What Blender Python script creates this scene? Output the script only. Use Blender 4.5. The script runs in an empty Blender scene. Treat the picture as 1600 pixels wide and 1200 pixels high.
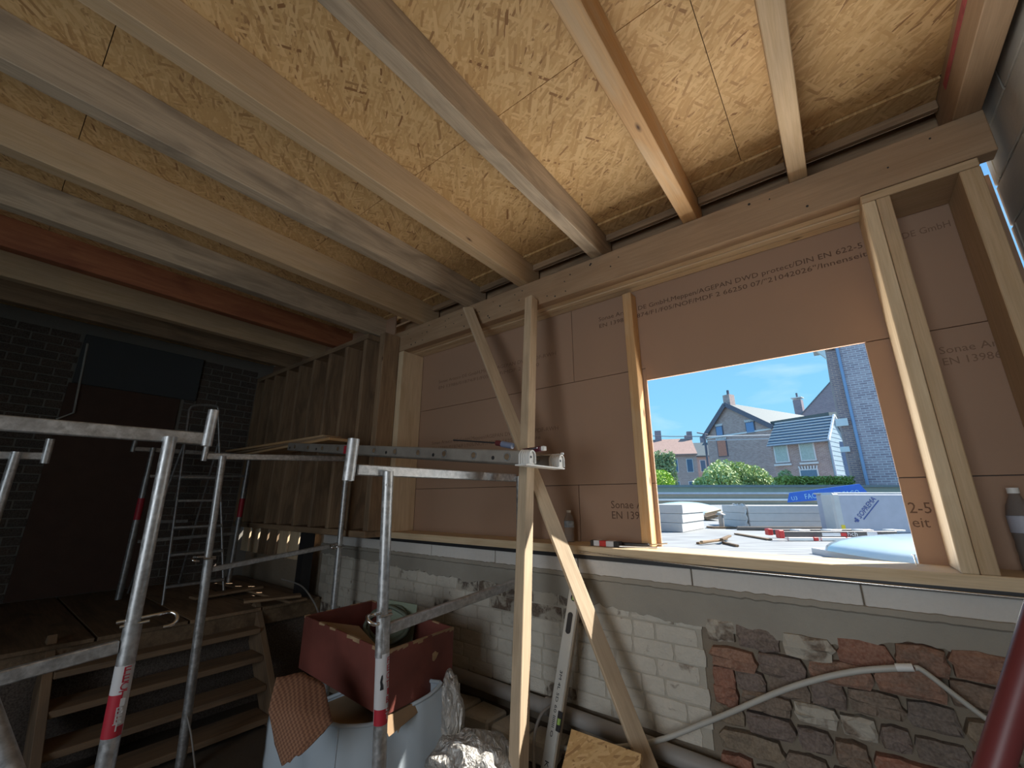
import bpy, bmesh, math, random
from mathutils import Vector as V, Matrix, noise as mn
random.seed(7)
PI = math.pi
S = bpy.context.scene
C = S.collection
ZO = 1.53                        # eye height above the low floor; everything is built eye-relative, then lifted by this

# ------------------------------------------------------------------ camera
F_PX = 648.0
PITCH = math.atan(182 / 648.0)
YAW = math.radians(38)
cp, sp = math.cos(PITCH), math.sin(PITCH)
HD = V((-math.sin(YAW), math.cos(YAW), 0)); RT = V((math.cos(YAW), math.sin(YAW), 0)); ZZ = V((0, 0, 1))
FW = HD * cp + ZZ * sp; UP = -HD * sp + ZZ * cp
cd = bpy.data.cameras.new('camera'); cam = bpy.data.objects.new('camera', cd); C.objects.link(cam)
cd.sensor_width = 36; cd.lens = 36 * F_PX / 1600; cd.clip_start = 0.02; cd.clip_end = 400
cam.matrix_world = Matrix((RT, UP, -FW)).transposed().to_4x4()
S.camera = cam

# ------------------------------------------------------------------ light, sky, exposure
S.view_settings.view_transform = 'Standard'; S.view_settings.look = 'None'
S.view_settings.exposure = 0.0; S.view_settings.gamma = 1.0; S.view_settings.use_curve_mapping = False
try:
    S.cycles.use_denoising = True; S.cycles.max_bounces = 10; S.cycles.diffuse_bounces = 6
    S.cycles.caustics_reflective = False; S.cycles.caustics_refractive = False
except Exception: pass

def light(kind, name, energy, loc=(0, 0, 0), d=(0, 0, -1), size=None, col=(1, 1, 1), spread=None):
    l = bpy.data.lights.new(name, kind); l.energy = energy; l.color = col
    o = bpy.data.objects.new(name, l); C.objects.link(o); o.location = loc
    o.rotation_euler = V(d).to_track_quat('-Z', 'Y').to_euler()
    if size: l.shape = 'RECTANGLE'; l.size, l.size_y = size
    if spread: l.spread = spread
    return o
SUN_DIR = V((-.255, -.24, -.36)).normalized()
sun = light('SUN', 'sun', 10.0, d=SUN_DIR, col=(1, .95, .86)); sun.data.angle = .009
light('AREA', 'added_sill_fill', 112, (-.40, 2.93, -.34), (0, -.30, 1), (3.0, .68), (1, .95, .87))  # added fill lamp, hidden outside below the sill, boosts the roof bounce
light('AREA', 'added_rear_fill', 25, (-.5, -3.1, .1), (-.02, 1, -.08), (1.7, 2.0), (.97, .98, 1), math.radians(120))  # added fill lamp in the unseen rear opening, stands in for daylight

w = bpy.data.worlds.new('sky'); S.world = w; w.use_nodes = True
nt = w.node_tree; nt.nodes.clear(); N = nt.nodes; L = nt.links
tc = N.new('ShaderNodeTexCoord'); sx = N.new('ShaderNodeSeparateXYZ'); L.new(tc.outputs['Generated'], sx.inputs[0])
rp = N.new('ShaderNodeValToRGB'); L.new(sx.outputs['Z'], rp.inputs[0])
e = rp.color_ramp.elements; e[0].position = 0.0; e[0].color = (.36, .74, .95, 1); e[1].position = .6; e[1].color = (.17, .42, .86, 1)
k = rp.color_ramp.elements.new(.22); k.color = (.25, .62, .93, 1)
mp = N.new('ShaderNodeMapping'); mp.inputs['Scale'].default_value = (2.2, 2.2, 11); mp.inputs['Location'].default_value = (.35, .1, .4)
L.new(tc.outputs['Generated'], mp.inputs[0])
nz = N.new('ShaderNodeTexNoise'); nz.inputs['Scale'].default_value = 1.3; nz.inputs['Detail'].default_value = 7; nz.inputs['Distortion'].default_value = .4
L.new(mp.outputs[0], nz.inputs[0])
cr = N.new('ShaderNodeValToRGB'); cr.color_ramp.elements[0].position = .52; cr.color_ramp.elements[1].position = .72
L.new(nz.outputs[0], cr.inputs[0])
mx = N.new('ShaderNodeMix'); mx.data_type = 'RGBA'; mx.inputs[7].default_value = (.72, .93, 1, 1)
mu = N.new('ShaderNodeMath'); mu.operation = 'MULTIPLY'; mu.inputs[1].default_value = .55
L.new(cr.outputs[0], mu.inputs[0]); L.new(mu.outputs[0], mx.inputs[0]); L.new(rp.outputs[0], mx.inputs[6])
bg = N.new('ShaderNodeBackground'); L.new(mx.outputs[2], bg.inputs[0]); bg.inputs[1].default_value = 1.12
wo = N.new('ShaderNodeOutputWorld'); L.new(bg.outputs[0], wo.inputs[0])

# ------------------------------------------------------------------ points on real planes (metres, eye-relative)
def ray(x, y): return FW * F_PX + RT * (x - 800) - UP * (y - 600)
def aX(x, y, v): d = ray(x, y); return d * (v / d.x)
def aY(x, y, v): d = ray(x, y); return d * (v / d.y)
def aZ(x, y, v): d = ray(x, y); return d * (v / d.z)
def aV(x, y, v): d = ray(x, y); return d * (v / d.dot(HD))      # v = metres straight ahead

# ------------------------------------------------------------------ materials
class M:
    def __init__(s, name, rough=.7, metal=0.0):
        s.m = bpy.data.materials.new(name); s.m.use_nodes = True; s.t = s.m.node_tree
        s.b = s.t.nodes['Principled BSDF']; s.b.inputs['Roughness'].default_value = rough; s.b.inputs['Metallic'].default_value = metal
        s.tc = s.t.nodes.new('ShaderNodeTexCoord')
    def n(s, ty, **k):
        x = s.t.nodes.new('ShaderNode' + ty)
        for a, b in k.items(): setattr(x, a, b)
        return x
    def l(s, a, b): s.t.links.new(a, b)
    def co(s, scale=(1, 1, 1), rot=(0, 0, 0), rnd=True, warp=0):
        mp = s.n('Mapping'); mp.inputs['Scale'].default_value = scale; mp.inputs['Rotation'].default_value = rot
        src = s.tc.outputs['Object']
        if rnd:
            oi = s.n('ObjectInfo'); mu = s.n('Math', operation='MULTIPLY'); mu.inputs[1].default_value = 37
            s.l(oi.outputs['Random'], mu.inputs[0]); va = s.n('VectorMath', operation='ADD')
            s.l(src, va.inputs[0]); s.l(mu.outputs[0], va.inputs[1]); src = va.outputs[0]
        if warp:
            nn = s.n('TexNoise'); nn.inputs['Scale'].default_value = 9; s.l(src, nn.inputs[0])
            sc = s.n('VectorMath', operation='SCALE'); sc.inputs['Scale'].default_value = warp; s.l(nn.outputs['Color'], sc.inputs[0])
            va = s.n('VectorMath', operation='ADD'); s.l(src, va.inputs[0]); s.l(sc.outputs[0], va.inputs[1]); src = va.outputs[0]
        if any(rot):          # turn first, then stretch
            m0 = s.n('Mapping'); m0.inputs['Rotation'].default_value = rot; s.l(src, m0.inputs[0]); src = m0.outputs[0]; mp.inputs['Rotation'].default_value = (0, 0, 0)
        s.l(src, mp.inputs[0]); return mp.outputs[0]
    def noise(s, co, scale=5, detail=4, dist=0, rough=.5):
        x = s.n('TexNoise'); s.l(co, x.inputs[0]); x.inputs['Scale'].default_value = scale
        x.inputs['Detail'].default_value = detail; x.inputs['Distortion'].default_value = dist; x.inputs['Roughness'].default_value = rough
        return x.outputs[0]
    def ramp(s, fac, stops, const=False):
        x = s.n('ValToRGB'); s.l(fac, x.inputs[0]); e = x.color_ramp.elements
        if const: x.color_ramp.interpolation = 'CONSTANT'
        while len(e) < len(stops): e.new(.5)
        for i, (p, c) in enumerate(stops):
            e[i].position = p
            if not isinstance(c, tuple): c = (c, c, c)
            e[i].color = (*c, 1)
        return x.outputs[0]
    def mix(s, f, a, b, mode='MIX'):
        x = s.n('Mix', data_type='RGBA', blend_type=mode)
        for i, v in ((0, f), (6, a), (7, b)):
            if isinstance(v, (int, float)): x.inputs[i].default_value = v
            elif isinstance(v, tuple): x.inputs[i].default_value = (*v, 1)
            else: s.l(v, x.inputs[i])
        return x.outputs[2]
    def col(s, c):
        if isinstance(c, tuple): s.b.inputs['Base Color'].default_value = (*c, 1)
        else: s.l(c, s.b.inputs['Base Color'])
        return s
    def bump(s, h, st=.3, d=.005):
        x = s.n('Bump'); x.inputs['Strength'].default_value = st; x.inputs['Distance'].default_value = d
        s.l(h, x.inputs['Height']); s.l(x.outputs[0], s.b.inputs['Normal']); return s

def plain(name, c, rough=.6, metal=0, var=.12, scale=8, bump=0):
    m = M(name, rough, metal); n = m.noise(m.co(), scale, 4)
    m.col(m.mix(n, tuple(v * (1 - var * 2) for v in c), tuple(min(1, v * (1 + var * 2)) for v in c)))
    if bump: m.bump(n, bump)
    return m.m

def wood(name, c1, c2, stain=None, stain_amt=.5, knots=True, kcol=(.09, .04, .02), rough=.75):
    m = M(name, rough)
    g = m.noise(m.co((.9, 16, 16)), 3.2, 7, .35, .6)
    base = m.ramp(g, [(.32, c2), (.62, c1)])
    fib = m.noise(m.co((4, 110, 110)), 2, 2)
    base = m.mix(.25, base, m.ramp(fib, [(.3, tuple(v * .6 for v in c2)), (.7, c1)]))
    if stain:
        st = m.noise(m.co((1.3, 5, 5)), 1.6, 6, .8)
        fac = m.ramp(st, [(.47, 0.0), (.66, stain_amt)])
        base = m.mix(fac, base, stain)
    if knots:
        vo = m.n('TexVoronoi'); m.l(m.co((2.2, 6.5, 6.5)), vo.inputs[0]); vo.inputs['Scale'].default_value = 1.0
        r = m.ramp(vo.outputs['Distance'], [(.035, 1.0), (.055, .5), (.085, 0.0)])
        sp_ = m.n('SeparateColor'); m.l(vo.outputs['Color'], sp_.inputs[0])
        gate = m.ramp(sp_.outputs[0], [(.60, 0.0), (.62, 1.0)])
        base = m.mix(m.mix(1.0, r, gate, 'MULTIPLY'), base, kcol)
    m.col(base); m.bump(fib, .18, .002)
    return m.m

mWood = wood('fresh_pine', (.62, .45, .28), (.52, .36, .20), (.42, .32, .22), .35)
mGrey = wood('weathered_pine', (.58, .46, .33), (.42, .32, .22), (.24, .19, .14), .75)
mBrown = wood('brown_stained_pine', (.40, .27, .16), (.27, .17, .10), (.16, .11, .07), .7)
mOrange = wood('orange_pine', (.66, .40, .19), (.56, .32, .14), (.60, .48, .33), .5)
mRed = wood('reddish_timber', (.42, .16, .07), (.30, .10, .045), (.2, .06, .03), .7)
mBeam = wood('glued_beam_spruce', (.46, .31, .19), (.37, .245, .145), (.33, .2, .11), .4)
mPale = wood('planed_spruce', (.82, .65, .44), (.72, .54, .33), (.5, .33, .17), .35)
mLath = wood('pale_lath', (.66, .52, .36), (.52, .39, .26), (.4, .3, .2), .5)
mDarkW = wood('old_dark_board', (.25, .17, .10), (.15, .10, .06), (.08, .05, .03), .6)

def osb_mat(name, k=1.0):
    m = M(name, .72)
    out = m.ramp(m.noise(m.co(), 30, 4), [(.3, (.52 * k, .33 * k, .15 * k)), (.7, (.62 * k, .42 * k, .21 * k))])
    h = None
    tones = [(0.0, (.25 * k, .12 * k, .045 * k)), (.035, (.42 * k, .245 * k, .10 * k)), (.14, (.52 * k, .315 * k, .13 * k)), (.5, (.585 * k, .37 * k, .16 * k)), (.86, (.68 * k, .455 * k, .22 * k))]
    for i, a in enumerate((.15, 1.05, -.5, .6, -1.0, .35, .85)):
        vo = m.n('TexVoronoi'); sc = (11, 85, 1) if i % 2 else (8, 60, 1)
        mpn = m.co(sc, (0, 0, a), warp=.012); m.l(mpn, vo.inputs[0]); vo.inputs['Scale'].default_value = 1
        vo.distance = 'CHEBYCHEV'
        sc_ = m.n('SeparateColor'); m.l(vo.outputs['Color'], sc_.inputs[0])
        shape = m.ramp(vo.outputs['Distance'], [(.36, 1.0), (.40, 0.0)])
        fac = m.mix(1.0, m.ramp(sc_.outputs[1], [(.40, 0.0), (.42, 1.0)]), shape, 'MULTIPLY') if i else .8
        out = m.mix(fac, out, m.ramp(sc_.outputs[0], tones))
        hh = sc_.outputs[2]
        h = hh if h is None else m.mix(fac, h, hh)
    m.col(out); m.bump(h, .3, .002)
    return m.m
mOSB = osb_mat('osb_strand_board')

def fibre():
    m = M('brown_fibreboard', .8)
    m.col(m.mix(m.noise(m.co((1, 1, 1)), 1.2, 3), (.36, .225, .15), (.42, .27, .185)))
    m.bump(m.noise(m.co(), 160, 2), .15, .001); return m.m
mFibre = fibre()
mInk = plain('printer_ink', (.13, .075, .05), .9, var=.05)
mInkFaint = plain('faint_printer_ink', (.24, .145, .095), .9, var=.05)

def galv(name, base=.5, rough=.42):
    m = M(name, rough, .75)
    n = m.noise(m.co(), 38, 5, .2, .65); n2 = m.noise(m.co(), 5, 3)
    c = m.ramp(n, [(.35, base * .72), (.5, base), (.66, base * 1.35)])
    m.col(m.mix(m.ramp(n2, [(.4, 0.0), (.7, .5)]), c, (base * .9, base * .92, base * .95)))
    m.l(m.ramp(n, [(.3, .32), (.7, .58)]), m.b.inputs['Roughness']); m.bump(n, .12, .002)
    return m.m
mGalv = galv('galvanised_steel', .55)
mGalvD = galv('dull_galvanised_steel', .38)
mAlu = galv('oxidised_aluminium', .42, .4)
mRail = plain('dusty_aluminium_rail', (.34, .31, .275), .5, .35, .2, 12)
mChrome = plain('bright_steel', (.75, .73, .7), .25, 1, .05)

def brickm(name, cols, white=0.0, wc=(.55, .5, .42), rough=.9, bump=.8):
    m = M(name, rough); oi = m.n('ObjectInfo')
    c = m.ramp(oi.outputs['Random'], [(i / len(cols), q) for i, q in enumerate(cols)], True)
    n = m.noise(m.co(), 26, 8, .3, .65); f = m.noise(m.co(), 110, 4)
    c = m.mix(m.ramp(n, [(.35, .65), (.65, 0.0)]), c, tuple(v * .55 for v in cols[0]))
    c = m.mix(.25, c, m.ramp(f, [(.3, (.05, .04, .035)), (.7, (.5, .42, .34))]))
    if white:
        a = m.noise(m.co((1, 1, 1)), 14, 7, .6)
        c = m.mix(m.ramp(a, [(.5 - .22 * white, 0.0), (.5 - .22 * white + .12, 1.0)]), c, m.mix(n, tuple(v * .75 for v in wc), wc))
    m.col(c); m.bump(m.mix(.5, n, f), bump, .008); return m.m
mStone = brickm('rough_field_brick', [(.25, .185, .14), (.19, .155, .14), (.30, .23, .155), (.36, .18, .12), (.22, .165, .15), (.34, .27, .19), (.27, .18, .13)])
mStoneRed = brickm('broken_red_brick', [(.40, .16, .10), (.34, .14, .09), (.38, .20, .13)])
mStoneWhite = brickm('limewashed_rubble', [(.22, .17, .13), (.26, .2, .15)], .45)
mWhiteBrick = brickm('whitewashed_brick', [(.24, .17, .12), (.2, .15, .11)], 1.15, (.72, .67, .58))
mSootBrick = brickm('sooty_brick', [(.13, .10, .08), (.10, .08, .07), (.16, .11, .08)], .25)
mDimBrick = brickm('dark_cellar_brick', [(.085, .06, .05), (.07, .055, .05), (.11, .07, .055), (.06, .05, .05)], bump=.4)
def mortar(name, a, b, st=.9, sc=30):
    m = M(name, .95); n = m.noise(m.co(), sc, 8, .2, .7); n2 = m.noise(m.co(), 3, 4)
    m.col(m.mix(n2, m.mix(n, tuple(v * .7 for v in a), a), b)); m.bump(n, st, .01); return m.m
mMortar = mortar('crumbly_mortar', (.27, .215, .16), (.34, .28, .21))
mMortarW = mortar('whitewashed_mortar', (.62, .57, .49), (.52, .48, .40))
mCement = mortar('grey_cement_render', (.34, .31, .265), (.44, .41, .35), .7, 10)
mCementW = mortar('grey_block_wall', (.55, .52, .47), (.42, .40, .36), .5, 9)
mMortD = mortar('pale_joint_mortar', (.30, .28, .25), (.24, .225, .20), .4)
mAAC = mortar('aerated_concrete', (.78, .75, .71), (.74, .71, .67), .3, 60)
mFloor = mortar('dusty_floor', (.10, .075, .055), (.14, .11, .08), .6, 14)
mRubble = mortar('dry_rubble', (.19, .15, .115), (.24, .2, .15), .9, 24)
mLintel = mortar('dark_lintel', (.10, .105, .11), (.085, .09, .095), .3, 8)
mPipe = plain('grey_pvc_pipe', (.33, .31, .29), .5, 0, .15, 6)
mConduit = plain('pale_conduit', (.50, .49, .45), .5, 0, .06)
mBlack = plain('black_membrane', (.025, .025, .028), .5)
mBlackGl = plain('black_plastic', (.03, .028, .03), .35)
mWhite = plain('white_plastic', (.78, .78, .76), .45, var=.04)
mRedP = plain('red_plastic', (.6, .04, .035), .4, var=.08)
mRedSt = plain('red_sticker', (.50, .03, .05), .5, var=.06)
mWhSt = plain('white_sticker', (.70, .69, .70), .5, var=.04)
mMaroon = plain('maroon_paint', (.18, .036, .036), .42, 0, .15, 5)
mBoxRed = plain('oxblood_paint', (.19, .055, .042), .6, 0, .3, 5)
mBoxRaw = plain('bare_chipboard', (.42, .28, .16), .85, 0, .2, 20)
mCard = plain('brown_cardboard', (.36, .24, .14), .85, 0, .12)
mCloth = plain('grey_blue_sheet', (.47, .54, .60), .8, 0, .08, 3)
mFoil = M('crumpled_silver_foil', .3, .45); _n = mFoil.noise(mFoil.co((1, 1, .4)), 16, 6, 2.5); mFoil.col((.62, .60, .57)); mFoil.bump(_n, 1.0, .04); mFoil = mFoil.m
mGreen = plain('olive_hose', (.10, .12, .09), .6); mGreenPl = plain('pale_green_plastic', (.20, .24, .17), .6)
mVial = plain('green_spirit_vial', (.35, .55, .12), .2)
mLevel = plain('level_aluminium', (.62, .60, .55), .4, .3, .06)
mLevelSide = plain('level_brown_edge', (.36, .29, .21), .6)
mBlue = plain('blue_tarp', (.03, .13, .55), .5, 0, .06); mPaleBlue = plain('pale_blue_print', (.35, .6, .85), .6)
mNavy = plain('navy_print', (.06, .09, .28), .6)
mGreyBlue = plain('grey_foam_sheet', (.42, .43, .50), .7, 0, .06, 9)
mFoam = plain('white_insulation_foam', (.54, .54, .53), .75, 0, .05, 12)
mYellow = plain('yellow_sticker', (.8, .6, .03), .5)
mRoofGrav = M('pale_roofing_felt', .85); _c = mRoofGrav.co((1, 9, 1), (0, 0, -YAW), rnd=False); mRoofGrav.col(mRoofGrav.ramp(mRoofGrav.noise(_c, 2.2, 6), [(.35, (.22, .225, .23)), (.6, (.35, .36, .36))])); mRoofGrav = mRoofGrav.m
mParapet = mortar('parapet_stone', (.40, .37, .30), (.44, .41, .34), .4, 5)
mCap = plain('zinc_cap', (.42, .48, .58), .5, .2, .1)
mZinc = plain('blue_grey_downpipe', (.26, .36, .55), .45, .2, .05)
mDome = M('skylight_acrylic', .15); mDome.col((.60, .74, .80)); mDome.b.inputs['Coat Weight'].default_value = .5; mDome = mDome.m
mGlassD = plain('window_pane_dark', (.12, .2, .3), .08, 0, .1); mGlassB = plain('window_pane_sky', (.16, .28, .5), .1, 0, .05)
mGlassG = plain('window_pane_curtain', (.42, .52, .50), .2, 0, .2, 14)
mSlate = plain('slate_roof', (.10, .125, .13), .6, 0, .15, 10); mSlateD = plain('dark_slate_roof', (.16, .2, .25), .6, 0, .15)
mSlateW = plain('grey_slate_cladding', (.34, .44, .50), .6, 0, .08)
mRedRoof = plain('red_clay_roof', (.36, .24, .20), .8, 0, .15, 5)
mTrim = plain('white_trim', (.72, .74, .76), .5, 0, .04)
mFacia = plain('dark_fascia', (.13, .13, .17), .6)
mBark = plain('bark', (.16, .12, .09), .9)
def leafm(name, a, b):
    m = M(name, .6); m.col(m.mix(m.noise(m.co(rnd=False), 2.2, 5), a, b)); m.b.inputs['Subsurface Weight'].default_value = 0
    return m.m
mLeaf1 = leafm('lilac_leaves', (.22, .34, .15), (.66, .76, .36)); mLeaf2 = leafm('bright_leaves', (.22, .42, .04), (.55, .70, .12))
mLeaf3 = leafm('ivy_leaves', (.22, .34, .16), (.58, .66, .36)); mLeaf4 = leafm('hedge_leaves', (.14, .24, .05), (.45, .55, .15))
def farbrick(name, a, b, mo, bw=.22, bh=.075):
    m = M(name, .85); br = m.n('TexBrick')
    mpv = m.n('Mapping'); mpv.inputs['Rotation'].default_value = (PI / 2, 0, 0); m.l(m.tc.outputs['Object'], mpv.inputs[0])
    # use x/z of the object for the courses
    sx = m.n('SeparateXYZ'); m.l(m.tc.outputs['Object'], sx.inputs[0]); cb = m.n('CombineXYZ')
    ad = m.n('Math', operation='ADD'); m.l(sx.outputs[0], ad.inputs[0]); m.l(sx.outputs[1], ad.inputs[1])
    m.l(ad.outputs[0], cb.inputs[0]); m.l(sx.outputs[2], cb.inputs[1]); m.l(cb.outputs[0], br.inputs[0])
    br.inputs['Color1'].default_value = (*a, 1); br.inputs['Color2'].default_value = (*b, 1); br.inputs['Mortar'].default_value = (*mo, 1)
    br.inputs['Scale'].default_value = 1; br.inputs['Brick Width'].default_value = bw; br.inputs['Row Height'].default_value = bh
    br.inputs['Mortar Size'].default_value = .012
    m.col(m.mix(.35, br.outputs[0], m.ramp(m.noise(m.co(), 2.5, 6), [(.3, a), (.7, b)]))); return m.m
mBrickTower = farbrick('purple_grey_brick', (.28, .21, .25), (.52, .42, .45), (.72, .68, .70), .25, .085)
mBrickGable = farbrick('brown_brick', (.32, .21, .19), (.50, .37, .34), (.6, .52, .5))
mBrickFar = farbrick('grey_brown_brick', (.24, .20, .24), (.34, .28, .31), (.42, .38, .4), .25, .12)
mBrickRow = farbrick('pinkish_brick', (.48, .34, .30), (.58, .44, .40), (.6, .54, .5), .3, .15)
mBrickQuoin = farbrick('orange_mortar_brick', (.22, .16, .19), (.32, .25, .27), (.62, .42, .33))

# ------------------------------------------------------------------ builders
WM = {}
def link(name, mesh, mat, mtx=None, parent=None):
    o = bpy.data.objects.new(name, mesh); C.objects.link(o); mtx = mtx or Matrix()
    if mat and mesh and not mesh.materials: mesh.materials.append(mat)
    WM[o] = mtx
    if parent is not None: o.parent = parent; o.matrix_basis = WM[parent].inverted() @ mtx
    else: o.matrix_basis = mtx
    return o
def thing(name, loc, label, cat, group=None):
    o = bpy.data.objects.new(name, None); C.objects.link(o); o.empty_display_size = .1
    WM[o] = Matrix.Translation(V(loc)); o.matrix_basis = WM[o]; return tag(o, label, cat, group)
def tag(o, label=None, cat=None, group=None, kind=None):
    if label: o['label'] = label
    if cat: o['category'] = cat
    if group: o['group'] = group
    if kind: o['kind'] = kind
    return o
def rotm(yaw=0, pitch=0, roll=0): return Matrix.Rotation(yaw, 3, 'Z') @ Matrix.Rotation(pitch, 3, 'Y') @ Matrix.Rotation(roll, 3, 'X')

class B:
    def __init__(s): s.v = []; s.f = []; s.sm = []
    def add(s, vs, fs, smooth=False):
        n = len(s.v); s.v += [V(p) for p in vs]; s.f += [[i + n for i in f] for f in fs]; s.sm += [smooth] * len(fs); return s
    def box(s, c, d, r=None):
        c = V(c); r = r or Matrix.Identity(3)
        vs = [c + r @ V((x * d[0] / 2, y * d[1] / 2, z * d[2] / 2)) for x in (-1, 1) for y in (-1, 1) for z in (-1, 1)]
        return s.add(vs, [(0, 1, 3, 2), (4, 6, 7, 5), (0, 4, 5, 1), (2, 3, 7, 6), (0, 2, 6, 4), (1, 5, 7, 3)])
    def span(s, a, b): a, b = V(a), V(b); return s.box((a + b) / 2, [abs(b[i] - a[i]) for i in range(3)])
    def tube(s, pts, r, seg=12, cap=True, smooth=True):
        pts = [V(p) for p in pts]; rs = r if isinstance(r, (list, tuple)) else [r] * len(pts)
        d = (pts[1] - pts[0]).normalized(); a = d.orthogonal().normalized(); rings = []
        for i, p in enumerate(pts):
            t = (pts[min(i + 1, len(pts) - 1)] - pts[max(i - 1, 0)]).normalized()
            a = (a - t * a.dot(t)).normalized(); b = t.cross(a)
            rings.append([p + (a * math.cos(2 * PI * k / seg) + b * math.sin(2 * PI * k / seg)) * rs[i] for k in range(seg)])
        vs = [q for ring in rings for q in ring]; fs = []
        for i in range(len(pts) - 1):
            for k in range(seg):
                k2 = (k + 1) % seg; fs.append((i * seg + k, i * seg + k2, (i + 1) * seg + k2, (i + 1) * seg + k))
        s.add(vs, fs, smooth)
        if cap: s.add(rings[0], [tuple(range(seg))[::-1]]); s.add(rings[-1], [tuple(range(seg))])
        return s
    def prism(s, pts, ext):               # polygon (world points) pushed along ext
        n = len(pts); ext = V(ext); vs = [V(p) for p in pts] + [V(p) + ext for p in pts]
        fs = [tuple(range(n))[::-1], tuple(range(n, 2 * n))] + [(i, (i + 1) % n, n + (i + 1) % n, n + i) for i in range(n)]
        return s.add(vs, fs)
    def lathe(s, base, prof, seg=20, axis=None):   # prof [(r,z)]
        base = V(base); q = V(axis or (0, 0, 1)).to_track_quat('Z', 'Y'); vs = []; fs = []
        for r, z in prof:
            for k in range(seg): vs.append(base + q @ V((r * math.cos(2 * PI * k / seg), r * math.sin(2 * PI * k / seg), z)))
        for i in range(len(prof) - 1):
            for k in range(seg):
                k2 = (k + 1) % seg; fs.append((i * seg + k, i * seg + k2, (i + 1) * seg + k2, (i + 1) * seg + k))
        return s.add(vs, fs, True)
    def done(s, name, mat, parent=None, rot=None, bevel=0):
        lo = V([min(p[i] for p in s.v) for i in range(3)]); hi = V([max(p[i] for p in s.v) for i in range(3)])
        o0 = V(((lo.x + hi.x) / 2, (lo.y + hi.y) / 2, lo.z)); mt = Matrix.Translation(o0)
        if rot is not None: mt = mt @ rot.to_4x4()
        inv = mt.inverted(); me = bpy.data.meshes.new(name)
        me.from_pydata([inv @ p for p in s.v], [], s.f)
        me.polygons.foreach_set('use_smooth', s.sm)
        bm = bmesh.new(); bm.from_mesh(me); bmesh.ops.recalc_face_normals(bm, faces=bm.faces)
        if bevel: bmesh.ops.bevel(bm, geom=bm.edges[:], offset=bevel, segments=1, affect='EDGES')
        bm.to_mesh(me); bm.free()
        return link(name, me, mat, mt, parent)

def timber(name, p0, p1, wd, ht, mat, parent=None, up=(0, 0, 1), bevel=.003, ragged=0):
    """bar from p0 to p1 (centre line); wd across, ht along 'up'; local x runs with the grain"""
    p0, p1 = V(p0), V(p1); x = (p1 - p0); ln = x.length; x.normalize()
    z = (V(up) - x * V(up).dot(x)).normalized(); y = z.cross(x)
    mt = Matrix((x, y, z)).transposed().to_4x4(); mt.translation = (p0 + p1) / 2
    bm = bmesh.new(); bmesh.ops.create_cube(bm, size=1)
    for v in bm.verts: v.co = V((v.co.x * ln, v.co.y * wd, v.co.z * ht))
    if bevel: bmesh.ops.bevel(bm, geom=bm.edges[:], offset=min(bevel, wd / 4, ht / 4), segments=1, affect='EDGES')
    me = bpy.data.meshes.new(name); bm.to_mesh(me); bm.free()
    return link(name, me, mat, mt, parent)
def bar(a, b, x, y0, y1):  # helper
    return None

def text(s, size, mat, parent, origin, xdir, updir, name='lettering', depth=.001, width=None, bend=None):
    cu = bpy.data.curves.new('t', 'FONT'); cu.body = s; cu.size = size; cu.extrude = depth / 2; cu.resolution_u = 2
    o = bpy.data.objects.new('t', cu); C.objects.link(o); dg = bpy.context.evaluated_depsgraph_get(); dg.update()
    me = bpy.data.meshes.new_from_object(o.evaluated_get(dg)); bpy.data.objects.remove(o); me.name = name
    if width:
        wx = max(v.co.x for v in me.vertices) or 1
        for v in me.vertices: v.co.x *= width / wx
    x = V(xdir).normalized(); y = V(updir); y = (y - x * y.dot(x)).normalized(); z = x.cross(y)
    if bend:      # wrap the up direction of the text round a cylinder of radius bend (letters run along its axis)
        for v in me.vertices:
            a = v.co.y / bend; rr = bend + v.co.z; v.co.y = rr * math.sin(a); v.co.z = rr * math.cos(a) - bend
    mt = Matrix((x, y, z)).transposed().to_4x4(); mt.translation = V(origin)
    return link(name, me, mat, mt, parent)

# =================================================================== SETTING
Wy, Wb, ZJ, XL, XR = 2.2, 2.44, 1.52, -5.75, .72
Y2 = 2.03                         # face of the stud wall on the left
ZC = ZJ + .20                     # underside of the boards

# ceiling: strand boards as panels with open joints
ceil = thing('ceiling', (-2.5, -.4, ZC), None, None); tag(ceil, kind='structure')
px_ = [(-6.0, -4.45), (-4.447, -2.88), (-2.877, -1.33), (-1.327, .20), (.203, .76)]
rows = [(1.16, 2.15), (-.02, 1.157), (-1.27, -.023), (-2.52, -1.273), (-3.3, -2.523)]
for r, (y0, y1) in enumerate(rows):
    off = (r % 2) * .62; g_ = .0008
    for (x0, x1) in px_:
        a, b = max(-6.0, x0 + off - .35), min(.76, x1 + off - .35)
        if (x0, x1) == px_[-1]: b = .76
        if (x0, x1) == px_[0]: a = -6.0
        if b - a < .05: continue
        B().span((a, y0, ZC), (b, y1, ZC + .018)).done('panel', mOSB, ceil)
B().span((-6.0, -3.3, ZC + .022), (.76, 2.46, ZC + .06)).done('roof_deck', mDarkW, ceil)

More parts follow.
